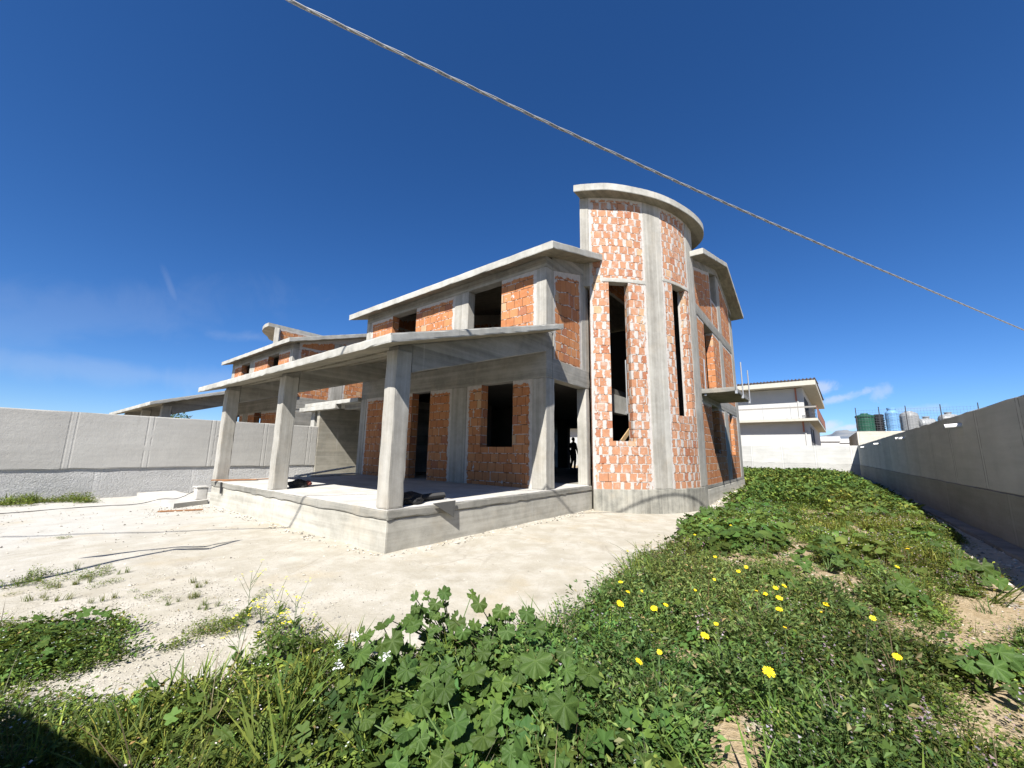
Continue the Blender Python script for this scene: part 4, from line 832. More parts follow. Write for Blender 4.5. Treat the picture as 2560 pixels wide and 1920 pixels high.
T_farb = [bush(60, .34, .30, .10, .030, G_DARK + G_MAL + G_YEL[:2]) for _ in range(4)]
T_fary = [bush(60, .24, .30, .06, .014, G_YEL + G_OLI) for _ in range(4)]
T_dry = [grass(9, .42, .06, [(.16, .13, .08), (.20, .16, .10), (.12, .11, .05)], .002) for _ in range(3)]
cover = Acc()
def cand(n, x0, x1, y0, y1): return rng.uniform(x0, x1, n), rng.uniform(y0, y1, n)
def fbm(x, y, s, o): return nz2(x, y, s, o) + .5 * nz2(x, y, s * 2.3, o + 4.)
def keep(x, y, edge=.10, patch=True):
    d = polydist(x, y, VEG)
    if patch: d = np.maximum(d, polydist(x, y, PATCH) * .8)
    d = d + .16 * fbm(x, y, 2.2, 1.)
    p = np.clip((d + edge) / .22, 0, 1); bb = bare(x, y) + .8 * np.clip(fbm(x, y, 1.1, 7.) - .32, 0, 1)
    return p * np.clip(1.2 - 1.9 * bb, .02, 1)
def sow(T, n, box, wfun, scl=(.7, 1.3), tint=.3, edge=.10, tilt=.15):
    x, y = cand(n, *box); k = keep(x, y, edge) * wfun(x, y); ok = rng.uniform(0, 1, n) < k
    x, y, k = x[ok], y[ok], k[ok]
    ds = np.hypot(x - CAM[0], y - CAM[1]); ok = ds > .75; x, y = x[ok], y[ok]
    z = gz(x, y) + rough_z(x, y) - .01
    for i, tp in enumerate(T):
        q = np.arange(len(x)) % len(T) == i; N = q.sum(); tn = 1 + rng.uniform(-tint, tint, (N, 1)) * np.ones((1, 3)); tn[:, 0] *= 1 + rng.uniform(-.15, .15, N); tn *= np.clip(1.05 + .5 * fbm(x[q], y[q], .8, 20.), .6, 1.6)[:, None]; tn[:, 0] *= np.clip(1.0 + .28 * fbm(x[q], y[q], .4, 30.), .82, 1.35)
        cover.put(tp, np.stack([x[q], y[q], z[q]], 1), rng.uniform(*scl, N), tn, tilt)
g1 = lambda x, s: 1 / (1 + np.exp(-x / s))
def z_chry(x, y): return np.clip(g1(x + 1.9, .25) * g1(2.6 - x, .5) * g1(-3.6 - y, .2) * g1(y + 5.75 + .12 * x, .18) * (.72 + 1.2 * fbm(x, y, 1.7, 3.)), 0, 1)
def z_right(x, y): return np.clip(g1(-5.15 - .05 * x - y, .2) * g1(9 - x, 1.), 0, 1)
def z_left(x, y): return np.clip(g1(-1.75 - x, .15), 0, 1) * np.clip(.9 + .6 * fbm(x, y, 1.5, 2.), 0, 1)
def z_near(x, y): return g1(4.5 - x, .8)
NEARB = (-4.5, 5.5, -7.6, .9)
sow(T_chry, 3300, (-2.3, 4.0, -6.2, -3.0), z_chry, (.55, 1.25))
sow(T_mixw, 2600, (-4.6, -1.2, -5.2, .9), lambda x, y: z_left(x, y) * .8, (.5, 1.0))
sow(T_lng, 1500, (-4.4, -1.5, -5.0, -2.0), lambda x, y: z_left(x, y) * np.clip(.5 + fbm(x, y, 1.8, 15.), .1, 1), (.55, 1.1), tilt=.35)
sow(T_clov, 7500, NEARB, lambda x, y: z_near(x, y) * (.25 + .55 * z_right(x, y)), (.6, 1.2))
sow(T_fum, 4600, NEARB, lambda x, y: z_near(x, y) * (.12 + .8 * z_right(x, y)), (.6, 1.15))
sow(T_mixw, 2200, NEARB, lambda x, y: z_near(x, y) * .4, (.6, 1.))
sow(T_ros, 2500, (-3.2, 4.5, -7.0, .6), lambda x, y: np.clip(fbm(x, y, 1.4, 9.) * 1.7 + .25, 0, 1), (.5, 1.25))
sow(T_med, 700, (-2.75, -.9, -4.9, -2.7), lambda x, y: np.clip(1.3 - np.hypot((x + 1.85) / .75, (y + 3.75) / .95), 0, 1), (.6, 1.1))
sow(T_med, 500, (-3., 3.5, -6.6, -3.3), lambda x, y: np.clip(fbm(x, y, 1.3, 33.) * 2. - .2, 0, 1), (.6, 1.2))
sow(T_ros, 420, (-5, -2.8, -1.4, .7), lambda x, y: np.clip(polydist(x, y, PATCH) * 6, 0, 1), (.55, .95))
sow(T_gry, 700, NEARB, lambda x, y: z_near(x, y) * .5, (.5, 1.))
sow(T_dry, 520, NEARB, lambda x, y: z_near(x, y), (.5, 1.2)); sow(T_lng, 900, (-2., 5., -7.2, -3.2), lambda x, y: np.clip(.25 + fbm(x, y, 1.3, 41.), 0, 1), (.7, 1.4), tilt=.35); sow(T_fum, 900, (-2., 4., -6.8, -3.6), lambda x, y: np.clip(.3 + fbm(x, y, 1.1, 44.), 0, 1), (.9, 1.5))
# middle distance
sow(T_mixw, 3800, (4, 13, -7.5, -2.7), lambda x, y: .7 * g1(x - 4.5, .5), (.8, 1.4)); sow(T_fum, 3600, (4, 14, -7.5, -2.7), lambda x, y: .75 * g1(x - 4.5, .5) * np.clip(.5 + fbm(x, y, .7, 5.), 0, 1), (.8, 1.4))
sow(T_clov, 3200, (4, 14, -7.5, -4.6), lambda x, y: .8 * g1(-5. - y, .5), (.9, 1.6)); sow(T_gry, 1500, (4, 16, -7.5, -4.2), lambda x, y: .7 * g1(-4.8 - y, .5), (.8, 1.4))
sow(T_ros, 1500, (3.5, 9.5, -4.6, -2.7), lambda x, y: np.clip(.35 + fbm(x, y, 1., 9.), 0, 1), (.9, 1.6))
sow(T_rosf, 2600, (3, 16, -7.4, -2.8), lambda x, y: np.clip(fbm(x, y, .8, 12.) * 2. + .15, 0, 1), (.6, 1.35)); sow(T_rosf, 1000, (14, 30, -7.2, -2.8), lambda x, y: np.clip(fbm(x, y, .5, 14.) * 2. + .1, 0, 1), (.9, 1.7))
sow(T_farb, 2600, (11, 24, -7.4, -2.8), lambda x, y: np.clip(.7 + fbm(x, y, .5, 3.), .1, 1), (.6, 1.25)); sow(T_fary, 2400, (11, 26, -7.5, -3.2), lambda x, y: np.clip(.5 + fbm(x, y, .5, 8.) + .4 * g1(-5 - y, .6), .1, 1), (.6, 1.25))
sow(T_farb, 2400, (20, 43, -7.2, 2.), lambda x, y: np.clip(.7 + fbm(x, y, .35, 3.), .1, 1), (.9, 1.7)); sow(T_fary, 2600, (20, 43, -7.3, 2.), lambda x, y: np.clip(.6 + fbm(x, y, .35, 8.), .1, 1), (.9, 1.7))
for cx, cy, r_c, n, tp in [(-3.41, 2.15, .28, 8, T_grs), (-2.89, 1.76, .2, 10, T_mixw), (-3.45, 2.1, .3, 16, T_mixw), (-3.2, 1.6, .3, 8, T_clov), (-2.67, 1.62, .10, 2, T_grs), (-2.38, -.41, .10, 4, T_grs), (-2.28, -1.05, .26, 16, T_mixw), (-2.50, -1.13, .24, 16, T_mixw), (-2.42, -1.05, .2, 8, T_clov), (-2.8, -1.22, .13, 5, T_clov), (-2.96, 5.0, .10, 4, T_clov),
                            (-2.35, .01, .14, 4, T_gry), (-3.13, 1.53, .25, 6, T_gry), (-2.95, 1.23, .15, 4, T_clov), (-2.57, -.12, .08, 2, T_grs), (-3.3, 1.0, .2, 5, T_gry), (-3.48, 11.75, .5, 26, T_mixw), (-3.2, 11.85, .4, 12, T_grs), (-2.37, 11.6, .35, 22, T_mixw), (-2.13, 11.0, .25, 9, T_clov), (-2.75, 11.8, .35, 10, T_clov),
                            (-2.2, .5, .3, 4, T_gry), (-2.6, .45, .3, 4, T_clov), (-2.9, .6, .2, 3, T_gry), (-1.9, -.5, .25, 3, T_clov)]:
    px_ = cx + rng.normal(0, r_c * .55, n); py_ = cy + rng.normal(0, r_c * .55, n)
    for i in range(n): cover.put(tp[i % len(tp)], np.array([[px_[i], py_[i], float(gz(px_[i], py_[i]))]]), np.array([rng.uniform(.5, 1.0) * (1.5 if cy > 10 else (.42 if any(tp is q_ for q_ in (T_grs, T_gry)) else .6))]))
# tiny dots of moss and seedlings on the gravel at the left
x, y = cand(900, -4.2, -1.4, -2.2, 2.4); ok = (rng.uniform(0, 1, 900) < np.clip(.35 + fbm(x, y, 2., 6.), 0, 1)) & (x < -1.5 - .25 * (y + 2)); x, y = x[ok], y[ok]
cover.put(T_clov[0], np.stack([x, y, gz(x, y) - .03], 1), rng.uniform(.12, .38, len(x)), np.ones((len(x), 3)) * np.array([1.5, 1.1, .9]))
co = cover.build('ground_cover'); tag(co, 'dense low green weeds and grasses covering the rough soil', 'weeds', kind='stuff')
# pebbles and crumbs on the yard
peb = Acc(); T = Tmpl(); 
import itertools
oct_ = [np.array(p, float) for p in ((1, 0, 0), (0, 1, 0), (-1, 0, 0), (0, -1, 0), (0, 0, .7), (0, 0, -.5))]
def stone():
    T = Tmpl(); q = [p * rng.uniform(.6, 1.3) for p in oct_]
    for a_, b_, c_ in ((0, 1, 4), (1, 2, 4), (2, 3, 4), (3, 0, 4), (1, 0, 5), (2, 1, 5), (3, 2, 5), (0, 3, 5)): T.tri([q[a_], q[b_], q[c_]], (.52, .48, .40))
    return T.arr()
ST = [stone() for _ in range(6)]
for n, box, s0, s1 in ((6500, (-5, -.9, -3.2, 1.6), .003, .008), (4200, (-4.2, -2., -2.6, .6), .003, .009), (700, (-5, 0, 2., 12.), .004, .016), (250, (-2, 8, -3.2, 0), .003, .010), (60, (-4, -.5, -2.5, 9), .012, .028), (260, (.0, 7.2, -.35, -.01), .006, .028), (260, (-.35, -.01, 0., 8.4), .006, .028), (120, (-1.6, -.2, 6.6, 8.3), .01, .03), (900, (-2., 9., -7.6, -4.), .006, .02), (700, (7., 20, -2.95, -2.35), .015, .05), (900, (3., 24, -8.15, -7.2), .01, .04)):
    x, y = cand(n, *box)
    if box[0] == -5 and n > 5000: ok = rng.uniform(0, 1, n) < np.clip(.45 + fbm(x, y, 1.3, 2.) - .25 * (x + 2.), 0.02, 1); x, y = x[ok], y[ok]
    N = len(x); k = rng.uniform(0, 1, (N, 1)); tn = np.where(k > .72, .45, rng.uniform(.85, 1.45, (N, 1))) * np.ones((1, 3))
    for i in range(6):
        q = np.arange(N) % 6 == i; peb.put(ST[i], np.stack([x[q], y[q], gz(x[q], y[q]) + .004], 1), rng.uniform(s0, s1, q.sum()), tn[q], .3)
sm, t, b = newmat('loose_stone'); t.put(b.inputs['Base Color'], dim(t, t.attr('col')[0], .7)); po = peb.build('gravel', sm); tag(po, 'loose pale stones and crumbs scattered over the yard', 'gravel', kind='stuff')

# large mallow plants in the foreground
mm, t, b = newmat('mallow_leaf'); ca = t.attr('col')[0]; o = t.obj()
t.put(b.inputs['Base Color'], t.mix(t.m('MULTIPLY', t.noise(o, 30., 3), .3), ca, (.07, .10, .026))); t.put(b.inputs['Normal'], t.bump(t.noise(o, 90., 3, .6), .5, .006)); b.inputs['Roughness'].default_value = .55; b.inputs['Specular IOR Level'].default_value = .16
tr = t.n.new('ShaderNodeBsdfTranslucent'); t.put(tr.inputs[0], (.18, .24, .03)); mx = t.n.new('ShaderNodeMixShader'); mx.inputs[0].default_value = .20
t.l.new(b.outputs[0], mx.inputs[1]); t.l.new(tr.outputs[0], mx.inputs[2]); t.l.new(mx.outputs[0], t.n['Material Output'].inputs[0])
def bigleaf(acc, p, d, up, r, c):
    """seven lobed, pleated leaf with a scalloped rim and paler veins"""
    up = unit(up); d = unit(d - up * (np.dot(d, up))); sd = np.cross(d, up); NA, NRR = 57, 6; V = []; C = []; ph = rng.uniform(-.2, .2); k2 = rng.uniform(-1.5, 2.5)
    for i in range(NA):
        th = -2.80 + 5.6 * i / (NA - 1); lob = math.cos(th * 6.75 + .35 * math.sin(th * 1.7 + ph * 8)); e = (lob * .5 + .5) ** .6
        rim = r * (.74 + .26 * e * (.8 + .2 * math.sin(th * 2.1 + ph * 20))) * (1 - .12 * (abs(th) / 2.8) ** 2) * (1 + .035 * math.sin(th * 27 + ph * 9)) * (1 + .05 * math.sin(th * 2.3 + ph * 7))
        for j in range(NRR):
            u = j / (NRR - 1); rr = rim * u + 1e-4
            zz = r * (.085 * (e - .35) * u + .10 * k2 * math.sin(th * 1.0 + ph * 12) * u * u - .04 * math.cos(th + ph) * u * u - .18 * u ** 2 * (.3 + .7 * (1 - e)) + .10 * math.sin(2 * th + ph * 6) * u * u + .03 * math.sin(th * 19 + u * 8) * u)
            V.append(p + d * (rr * math.cos(th)) + sd * (rr * math.sin(th)) + up * zz)
            k = 1 + .55 * max(0, e - .93) / .07 * (1 - .5 * u) + (.35 if u < .15 else 0); C.append((c[0] * k * (1 + .3 * (k - 1)), c[1] * k, c[2] * k))
    V = np.array(V, np.float32); F = []
    for i in range(NA - 1):
        for j in range(NRR - 1):
            a_ = i * NRR + j; F += [(a_, a_ + NRR, a_ + NRR + 1), (a_, a_ + NRR + 1, a_ + 1)]
    acc.V.append(V); acc.F.append(np.array(F, np.int32) + acc.n); acc.C.append(np.array(C, np.float32)); acc.n += len(V)
def mallow(base, leaves, label, first=[None]):
    """leaves: list of (x, y, z, radius)"""
    e = empty('mallow_plant', tuple(base), label, 'plant', 'broad leaved mallow plants'); A = Acc(); s = Solid(tuple(base))
    for (lx, ly, lz, lr) in leaves:
        p = np.array([lx, ly, lz]); out = np.array([lx - base[0], ly - base[1], 0]); out = out / (np.linalg.norm(out) + .05)
        up = np.array([-.48, -.36, 1.0]) + out * .35 + rng.normal(0, .34, 3) * [1, 1, .2]
        d = np.array([-.55, -.55, -.5]) + rng.normal(0, .45, 3) + out * .4
        bigleaf(A, p, d, up, lr, vary((.040, .076, .016), .30))
        mid = Vector((base[0] * .45 + lx * .55, base[1] * .45 + ly * .55, (base[2] + lz) * .5 + .03)); s.tube([tuple(base), tuple(mid), (lx, ly, lz - .004)], [.006, .0045, .003], 5, caps=False)
    A.build('leaf_crown', mm, e, tuple(base)); s.build('stem', MAT['stem'], e)
    return e
MAT['stem'] = plain('green_stem', (.10, .16, .05), .6, 0, .2)
def P3(px, py, z): d = ray(800 + px / 2.765, 1400 + py / 2.765); q = CAM + d * ((z - CAM[2]) / d[2]); return q
MALL = [  # foreground clump: image landmarks turned into real points at leaf height, radius in metres
 ('tall mallow at the back of the foreground clump, its leaves against the pale yard', (-1.42, -3.0), [(650, 245, .55, .062), (860, 225, .58, .085), (740, 225, .50, .04), (680, 345, .48, .10), (800, 300, .50, .075), (860, 300, .46, .06), (760, 360, .42, .07)]),
 ('mallow with single raised leaf against the sand, right of the tall mallow', (-1.15, -3.35), [(1100, 300, .52, .095), (1250, 350, .47, .085), (1430, 365, .44, .095), (950, 430, .42, .095), (1070, 440, .38, .08), (1290, 490, .38, .09)]),
 ('mallow on the left flank of the foreground clump beside white flowers', (-1.95, -3.15), [(430, 440, .42, .085), (500, 560, .40, .11), (310, 520, .36, .095), (280, 650, .34, .12), (620, 420, .40, .08), (560, 470, .36, .08)]),
 ('mallow at the centre of the foreground clump with fan shaped leaves', (-1.9, -3.7), [(780, 600, .38, .075), (760, 720, .36, .085), (1060, 780, .38, .11), (860, 760, .34, .09), (600, 760, .32, .09), (1130, 640, .34, .07), (930, 640, .34, .07), (760, 830, .34, .08)]),
 ('mallow with wide grey green star shaped leaf at the right of the clump', (-1.55, -4.05), [(1490, 470, .42, .115), (1490, 695, .40, .14), (1690, 640, .36, .085), (1700, 760, .36, .095), (1860, 790, .36, .11), (1380, 780, .33, .09), (1290, 700, .32, .07)]),
 ('low mallow with one very large pale leaf above bare soil', (-1.95, -4.4), [(1690, 1000, .42, .125), (1400, 940, .34, .08), (1260, 840, .33, .08), (1520, 950, .30, .07), (1740, 1210, .22, .07)]),
 ('mallow in the lower foreground with lush rounded leaves', (-2.3, -4.05), [(860, 890, .36, .10), (940, 1130, .34, .10), (1180, 1060, .32, .09), (1130, 1220, .30, .09), (1320, 1330, .28, .07), (700, 1000, .32, .085), (1030, 1010, .30, .07), (1420, 1150, .28, .07), (600, 1180, .30, .09), (840, 1370, .28, .09), (540, 1400, .27, .08), (690, 1240, .28, .07), (1000, 1250, .26, .08), (1500, 1230, .24, .06)]),
]
for lab, bs, lv in MALL:
    pts = []
    for px, py, z_, r_l in lv: q = P3(px, py, z_ * .92); pts.append((q[0], q[1], q[2], r_l * .76))
    for k in range(int(len(lv) * 3.) + 6):   # smaller leaves lower in the plant
        q = pts[rng.integers(len(lv))]; pts.append((q[0] + rng.normal(0, .13), q[1] + rng.normal(0, .13), max(.08, q[2] - rng.uniform(.02, .22)), rng.uniform(.028, .062)))
    mallow((bs[0], bs[1], float(gz(bs[0], bs[1])) - .01), pts, lab)
MOR = [(1.43, -5.15, .28, 9, 'low dark mallow with wide flat leaves beside the bare sandy path'), (3.34, -5.44, .42, 16, 'big mallow clump in the middle of the weeds beyond the daisies'), (4.68, -5.6, .35, 12, 'mallow clump behind the big mallow in the middle of the weeds'), (2.13, -5.97, .3, 12, 'spreading mallow on the right beside pale soil'),
       (1.05, -5.65, .2, 7, 'small flat mallow near the low yellow daisy on the right'), (.55, -6.28, .26, 12, 'dark mallow at the right edge of the foreground'), (5.14, -6.85, .3, 10, 'mallow close to the foot of the right wall, nearer one'), (4.0, -6.9, .26, 9, 'pale leaved mallow near the foot of the right wall'), (5.9, -3.0, .26, 10, 'mallow sprawling onto the pale yard near the tower foot'), (7.0, -3.2, .34, 14, 'mallow mound beside the round tower plinth'), (9.78, -6.4, .4, 12, 'far mallow clump with one pale upright leaf'), (12.3, -5.1, .5, 14, 'farthest mallow clump in the weeds beside the house')]
for cx, cy, rad, n, lab in MOR:
    zz = float(gz(cx, cy)); lv = []
    for k in range(n):
        a_ = rng.uniform(0, 6.283); q = math.sqrt(rng.uniform(.02, 1)) * rad; lv.append((cx + math.cos(a_) * q, cy + math.sin(a_) * q, zz + .10 + .20 * (1 - (q / rad) ** 2) * rng.uniform(.5, 1.2) + (.08 if cx > 6 else 0), rng.uniform(.06, .10) * (1.25 if cx > 3 else 1)))
    mallow((cx, cy, zz), lv, lab)

# yellow daisies
yel = plain('yellow_petal', (.80, .60, .012), .5, 0, .08); dsc = plain('daisy_disc', (.72, .40, .01), .8, 0, .2, scale=60.)
def daisy(x_, y_, h, dia, label):
    zz = float(gz(x_, y_)); e = empty('yellow_daisy', (x_, y_, zz), label, 'flower', 'yellow daisies among the weeds')
    lean = Vector((rng.normal(0, .05), rng.normal(0, .05), 0)); s = Solid((0, 0, 0)); s.tube([(-lean.x * .8, -lean.y * .8, 0), tuple(-lean * .3 + Vector((0, 0, h * .6))), (0, 0, h)], [.0035, .003, .0028], 5, caps=False); s.build('stem', MAT['stem'], e)
    up = Vector((-.35 + rng.normal(0, .2), -.28 + rng.normal(0, .2), 1)).normalized(); a_ = up.orthogonal().normalized(); b_ = up.cross(a_); c0 = Vector((0, 0, h)); s = Solid((0, 0, 0)); npet = 14
    for k in range(npet):
        th = 6.283 * k / npet + rng.normal(0, .05); rr = dia / 2 * rng.uniform(.92, 1.06); rad_ = a_ * math.cos(th) + b_ * math.sin(th); tg = a_ * -math.sin(th) + b_ * math.cos(th); wv = dia * .088
        q = len(s.v); dz = up * rng.normal(.02, .04) * dia
        for P_ in (c0 + rad_ * rr * .22 - tg * wv * .5, c0 + rad_ * rr * .22 + tg * wv * .5, c0 + rad_ * rr * .7 + tg * wv + dz * .7 + up * dia * .03, c0 + rad_ * rr + tg * wv * .4 + dz, c0 + rad_ * rr - tg * wv * .4 + dz, c0 + rad_ * rr * .7 - tg * wv + dz * .7 + up * dia * .03): s.v.append(tuple(P_))
        s.add([q, q + 1, q + 2, q + 3, q + 4, q + 5])
    s.build('petals', yel, e); s = Solid((0, 0, 0)); q0 = len(s.v); rings_ = [(.02, .075), (.16, .07), (.24, .03), (.26, -.02)]
    for rr, hh in rings_:
        for k in range(12): th = 6.283 * k / 12; s.v.append(tuple(c0 + (a_ * math.cos(th) + b_ * math.sin(th)) * rr * dia + up * hh * dia))
    for i in range(3):
        for k in range(12): s.add([i * 12 + (k + 1) % 12, i * 12 + k, (i + 1) * 12 + k, (i + 1) * 12 + (k + 1) % 12])
    s.add(list(range(12))); s.build('disc', dsc, e); return e
DA = [(1.62, -4.37, 1., 'farthest daisy of the patch, alone before bare sand'), (1.36, -4.73, 1., 'right daisy of the pair beyond the patch centre'), (1.12, -4.69, .95, 'left daisy of the pair beyond the patch centre'), (.64, -4.55, .7, 'small half open daisy below the farthest daisy'), (.74, -5.05, 1.1, 'upper left daisy of the tight cluster at right'),
      (.87, -5.11, 1., 'topmost daisy of the tight cluster at right'), (.53, -4.92, .7, 'small daisy at the left end of the tight cluster'), (.49, -4.99, 1.05, 'daisy in the middle of the tight cluster'), (.45, -5.10, 1.2, 'broad daisy facing up in the tight cluster'), (.14, -5.12, 1.2, 'daisy just below the tight cluster'), (.53, -5.42, 1.05, 'daisy right of the cluster beside large leaves'), (.31, -5.38, .7, 'small daisy below the one beside large leaves'),
      (-.04, -3.86, 1., 'leftmost upper daisy next to the pale yard'), (-.26, -4.02, .9, 'ragged daisy under the leftmost upper daisy'), (-.16, -4.11, .6, 'tiny bud like daisy at upper left'), (-.58, -4.08, 1.45, 'bright daisy at the left of the patch, near the big leaves'), (-.5, -4.33, 1.25, 'round daisy facing the viewer, left of centre'), (-.36, -4.38, .9, 'daisy behind the round one left of centre'), (.18, -4.48, .6, 'small orange tinted daisy in the middle of the patch'), (-.5, -4.78, .75, 'small drooping daisy above the bare soil'),
      (-.76, -4.76, 1.25, 'large daisy standing over the bare soil patch'), (-1.19, -4.59, .75, 'narrow daisy at lower left beside mallow leaves'), (-1.38, -4.53, 1.05, 'lowest left daisy close to the mallow leaves'), (-1.02, -5.15, 1.45, 'largest and nearest daisy with orange centre'), (-.24, -5.18, .6, 'tiny daisy behind the nearest daisy'),
      (-.29, -5.76, 1.1, 'yellow flower alone at right among pinkish weeds'), (.41, -5.7, .95, 'daisy by the small flat mallow at right'), (2.56, -6.07, 1., 'daisy farther off near the spreading mallow'), (3.93, -6.32, 1.1, 'far daisy on the right, level with the mallow clump'), (1.2, -3.44, .7, 'daisy at the upper edge of the weeds by the pale yard'), (2.91, -3.84, .9, 'far daisy left of the mallow mound'), (4.25, -4.12, .8, 'left of the two farthest daisies'), (4.61, -4.34, .8, 'right of the two farthest daisies')]
for x_, y_, k, lab in DA: daisy(x_, y_, .38 - float(gz(x_, y_)) * .9, .046 * k, lab)
# wild mustard at the left, thin stalks with small yellow flowers
def mustard(x_, y_, h, label, nb=6):
    zz = float(gz(x_, y_)); e = empty('wild_mustard', (x_, y_, zz), label, 'plant', 'wild mustard stalks'); s = Solid((0, 0, 0)); f = Solid((0, 0, 0)); tips = [Vector((rng.normal(0, .03), rng.normal(0, .03), h))]
    s.tube([(0, 0, 0), (tips[0].x * .5, tips[0].y * .5, h * .5), tuple(tips[0])], [.003, .0025, .0015], 4, caps=False)
    for k in range(nb):
        z0 = h * rng.uniform(.35, .8); a_ = rng.uniform(0, 6.283); tp = Vector((math.cos(a_) * .10, math.sin(a_) * .10, z0 + rng.uniform(.08, .2))); s.tube([(0, 0, z0), tuple(tp * .6 + Vector((0, 0, z0 * .4))), tuple(tp)], [.002, .0015, .001], 4, caps=False); tips.append(tp)
    for tp in tips:
        f = Solid((0, 0, 0))
        for k in range(4):
            c = tp + Vector((rng.normal(0, .010), rng.normal(0, .010), rng.normal(0, .008))); a_ = rng.uniform(0, 6.28); q = len(f.v); r_f = rng.uniform(.006, .010)
            for d_ in (0, 1.57, 3.14, 4.71): f.v.append(tuple(c + Vector((math.cos(a_ + d_) * r_f, math.sin(a_ + d_) * r_f, rng.normal(0, .002)))))
            f.add([q, q + 1, q + 2, q + 3])
        f.build('flower_head', MAT['must'], e)
    s.build('stalk', MAT['stem'], e)
    A = Acc(); T = Tmpl()
    for k in range(10): a_ = rng.uniform(0, 6.28); leaf(T, np.array([0, 0, rng.uniform(.02, .2)]), (math.cos(a_), math.sin(a_), .6), (0, 0, 1.), rng.uniform(.05, .11), .018, vary(G_MAL[0]))
    A.put(T.arr(), np.array([[0., 0, 0]])); A.build('leaves', lm, e)
MAT['must'] = plain('pale_yellow_petal', (.80, .70, .05), .6, 0, .08)
for x_, y_, h, lab in [(-2.30, -1.25, .48, 'tallest wild mustard stalk standing against the pale yard'), (-2.22, -1.62, .38, 'wild mustard with three flower heads right of the tallest stalk'), (-2.15, -1.85, .36, 'wild mustard at the right end of the mustard row'), (-2.42, -1.85, .40, 'wild mustard in the middle of the mustard row'), (-2.45, -2.15, .36, 'wild mustard low in the mustard row over white gravel'), (-2.66, -2.12, .42, 'leftmost wild mustard leaning over the sandy tongue'), (-2.30, -2.2, .34, 'wild mustard next to the dark foreground clump')]: mustard(x_, y_, h, lab)
# taller grass tufts in the left foreground
T_tall = [grass(22, .46, .07, G_YEL + G_MAL, .006) for _ in range(4)]
for i, (x_, y_, lab) in enumerate([(-2.55, -2.85, 'tall grass tuft rising against the sand at left of centre'), (-2.45, -3.25, 'arching grass tuft left of the mallow clump'), (-2.75, -3.15, 'upright grass tuft in the left foreground'), (-2.55, -3.6, 'grass tuft bending over the lower mallow leaves'), (-2.9, -3.35, 'lowest grass tuft near the bottom left of centre'), (-2.2, -2.75, 'short grass tuft beside the white flowers')]):
    A = Acc(); zz = float(gz(x_, y_)); A.put(T_tall[i % 4], np.array([[x_, y_, zz]]), np.array([rng.uniform(.8, 1.1)])); tag(A.build('grass_tuft', lm, None, (x_, y_, zz)), lab, 'grass', 'tall grass tufts')
# white flower heads by the mallows
wp = plain('white_petal', (.82, .82, .80), .6, 0, .05)
for px, py, lab in [(245, 530, 'white flower cluster on a tall stem left of the mallows'), (450, 665, 'white flower cluster in front of the left mallow leaf'), (140, 590, 'small white flower cluster at the far left of the mallows'), (135, 720, 'low white flower cluster over the grass')]:
    q = P3(px, py, .42); zz = float(gz(q[0], q[1])); e = empty('white_flower', (q[0], q[1], zz), lab, 'flower', 'white flower clusters'); h = .42 - zz; s = Solid((0, 0, 0)); s.tube([(.02, .02, 0), (.01, 0, h * .5), (0, 0, h)], [.003, .0025, .002], 5, caps=False); s.build('stem', MAT['stem'], e)
    f = Solid((0, 0, 0))
    for k in range(26):
        a_ = rng.uniform(0, 6.28); rr = rng.uniform(0, .03); c = Vector((math.cos(a_) * rr, math.sin(a_) * rr, h + rng.uniform(-.02, .02))); b0 = len(f.v); r_f = rng.uniform(.005, .009); a2 = rng.uniform(0, 6.28)
        for d_ in (0, 1.57, 3.14, 4.71): f.v.append(tuple(c + Vector((math.cos(a2 + d_) * r_f, math.sin(a2 + d_) * r_f, rng.normal(0, .003)))))
        f.add([b0, b0 + 1, b0 + 2, b0 + 3])
    f.build('petals', wp, e)
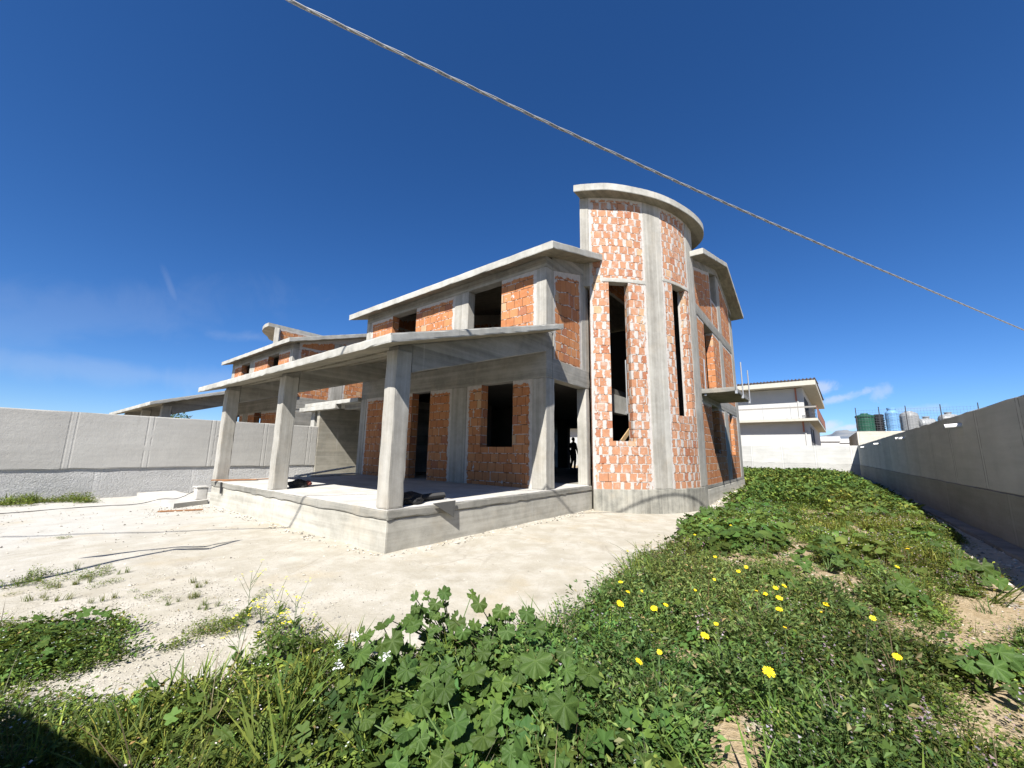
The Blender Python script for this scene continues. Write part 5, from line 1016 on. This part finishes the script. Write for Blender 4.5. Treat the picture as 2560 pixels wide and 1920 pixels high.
# tree tops beyond the left wall
def tree(x_, y_, h, label):
    e = empty('tree', (x_, y_, 0), label, 'tree'); s = Solid((0, 0, 0)); s.tube([(0, 0, -.2), (.1, .05, h * .3), (.05, .1, h * .55), (.15, 0, h * .85)], [.22, .16, .11, .04], 8)
    for k in range(7): a_ = k * .9; z0 = h * (.35 + .07 * k); s.tube([(.08, .05, z0), (math.cos(a_) * .9, math.sin(a_) * .9, z0 + h * .16)], [.07, .02], 6)
    s.build('trunk', plain('bark', (.13, .10, .07), .9, 0, .3), e); A = Acc(); T = Tmpl()
    for k in range(1500):
        v = unit(rng.normal(0, 1, 3)) * rng.uniform(.45, 1) ** .6; cl_n = noise.noise(Vector(v * 2.2)); 
        if cl_n < -.12: continue
        p = np.array([v[0] * h * .28, v[1] * h * .28, h * .66 + v[2] * h * .33]); leaf(T, p, rng.normal(0, 1, 3), unit(rng.normal(0, 1, 3)), .28, .07, vary(G_DARK[rng.integers(3)]))
    A.put(T.arr(), np.array([[0., 0, 0]])); A.build('crown', lm, e)
d_ = ray(462, 1040); d_ = d_ / math.hypot(d_[0], d_[1]); P = CAM + d_ * 62; tree(P[0], P[1], P[2] + .5, 'dark tree top showing over the left wall under the neighbouring porch roof')
# bent tube added out of frame at left to throw the dark line
dk = plain('painted_steel', (.10, .11, .11), .5, .4)
def lift(x_, y_, h): return (x_ - h / 1.145, y_ - .385 * h / 1.145, h)
s = Solid((-9, .4, 0)); s.tube([(-9.6, .10, -.3), (-9.5, .12, 2.5), lift(-5.9, 1.05, 4.3)], .05, 8); s.tube([lift(*p, 4.3) for p in ((-5.9, 1.05), (-3.66, 2.02), (-3.19, 2.2), (-2.6, 2.50), (-1.96, 2.74), (-1.60, 2.38), (-1.30, 2.56), (-1.06, 2.68))], [.06, .05, .045, .04, .038, .038, .034, .016], 8)
s.tube([lift(*p, 4.2) for p in ((-1.06, 2.68), (-1.40, 2.66), (-1.60, 2.58), (-1.90, 2.9), (-2.34, 2.98), (-2.7, 3.0), (-2.95, 3.05))], [.016, .028, .028, .028, .034, .06, .02], 8)
tag(s.build('shadow_tube', dk), 'unseen bent tube added outside the left edge to cast the dark line across the yard', 'shadow caster')
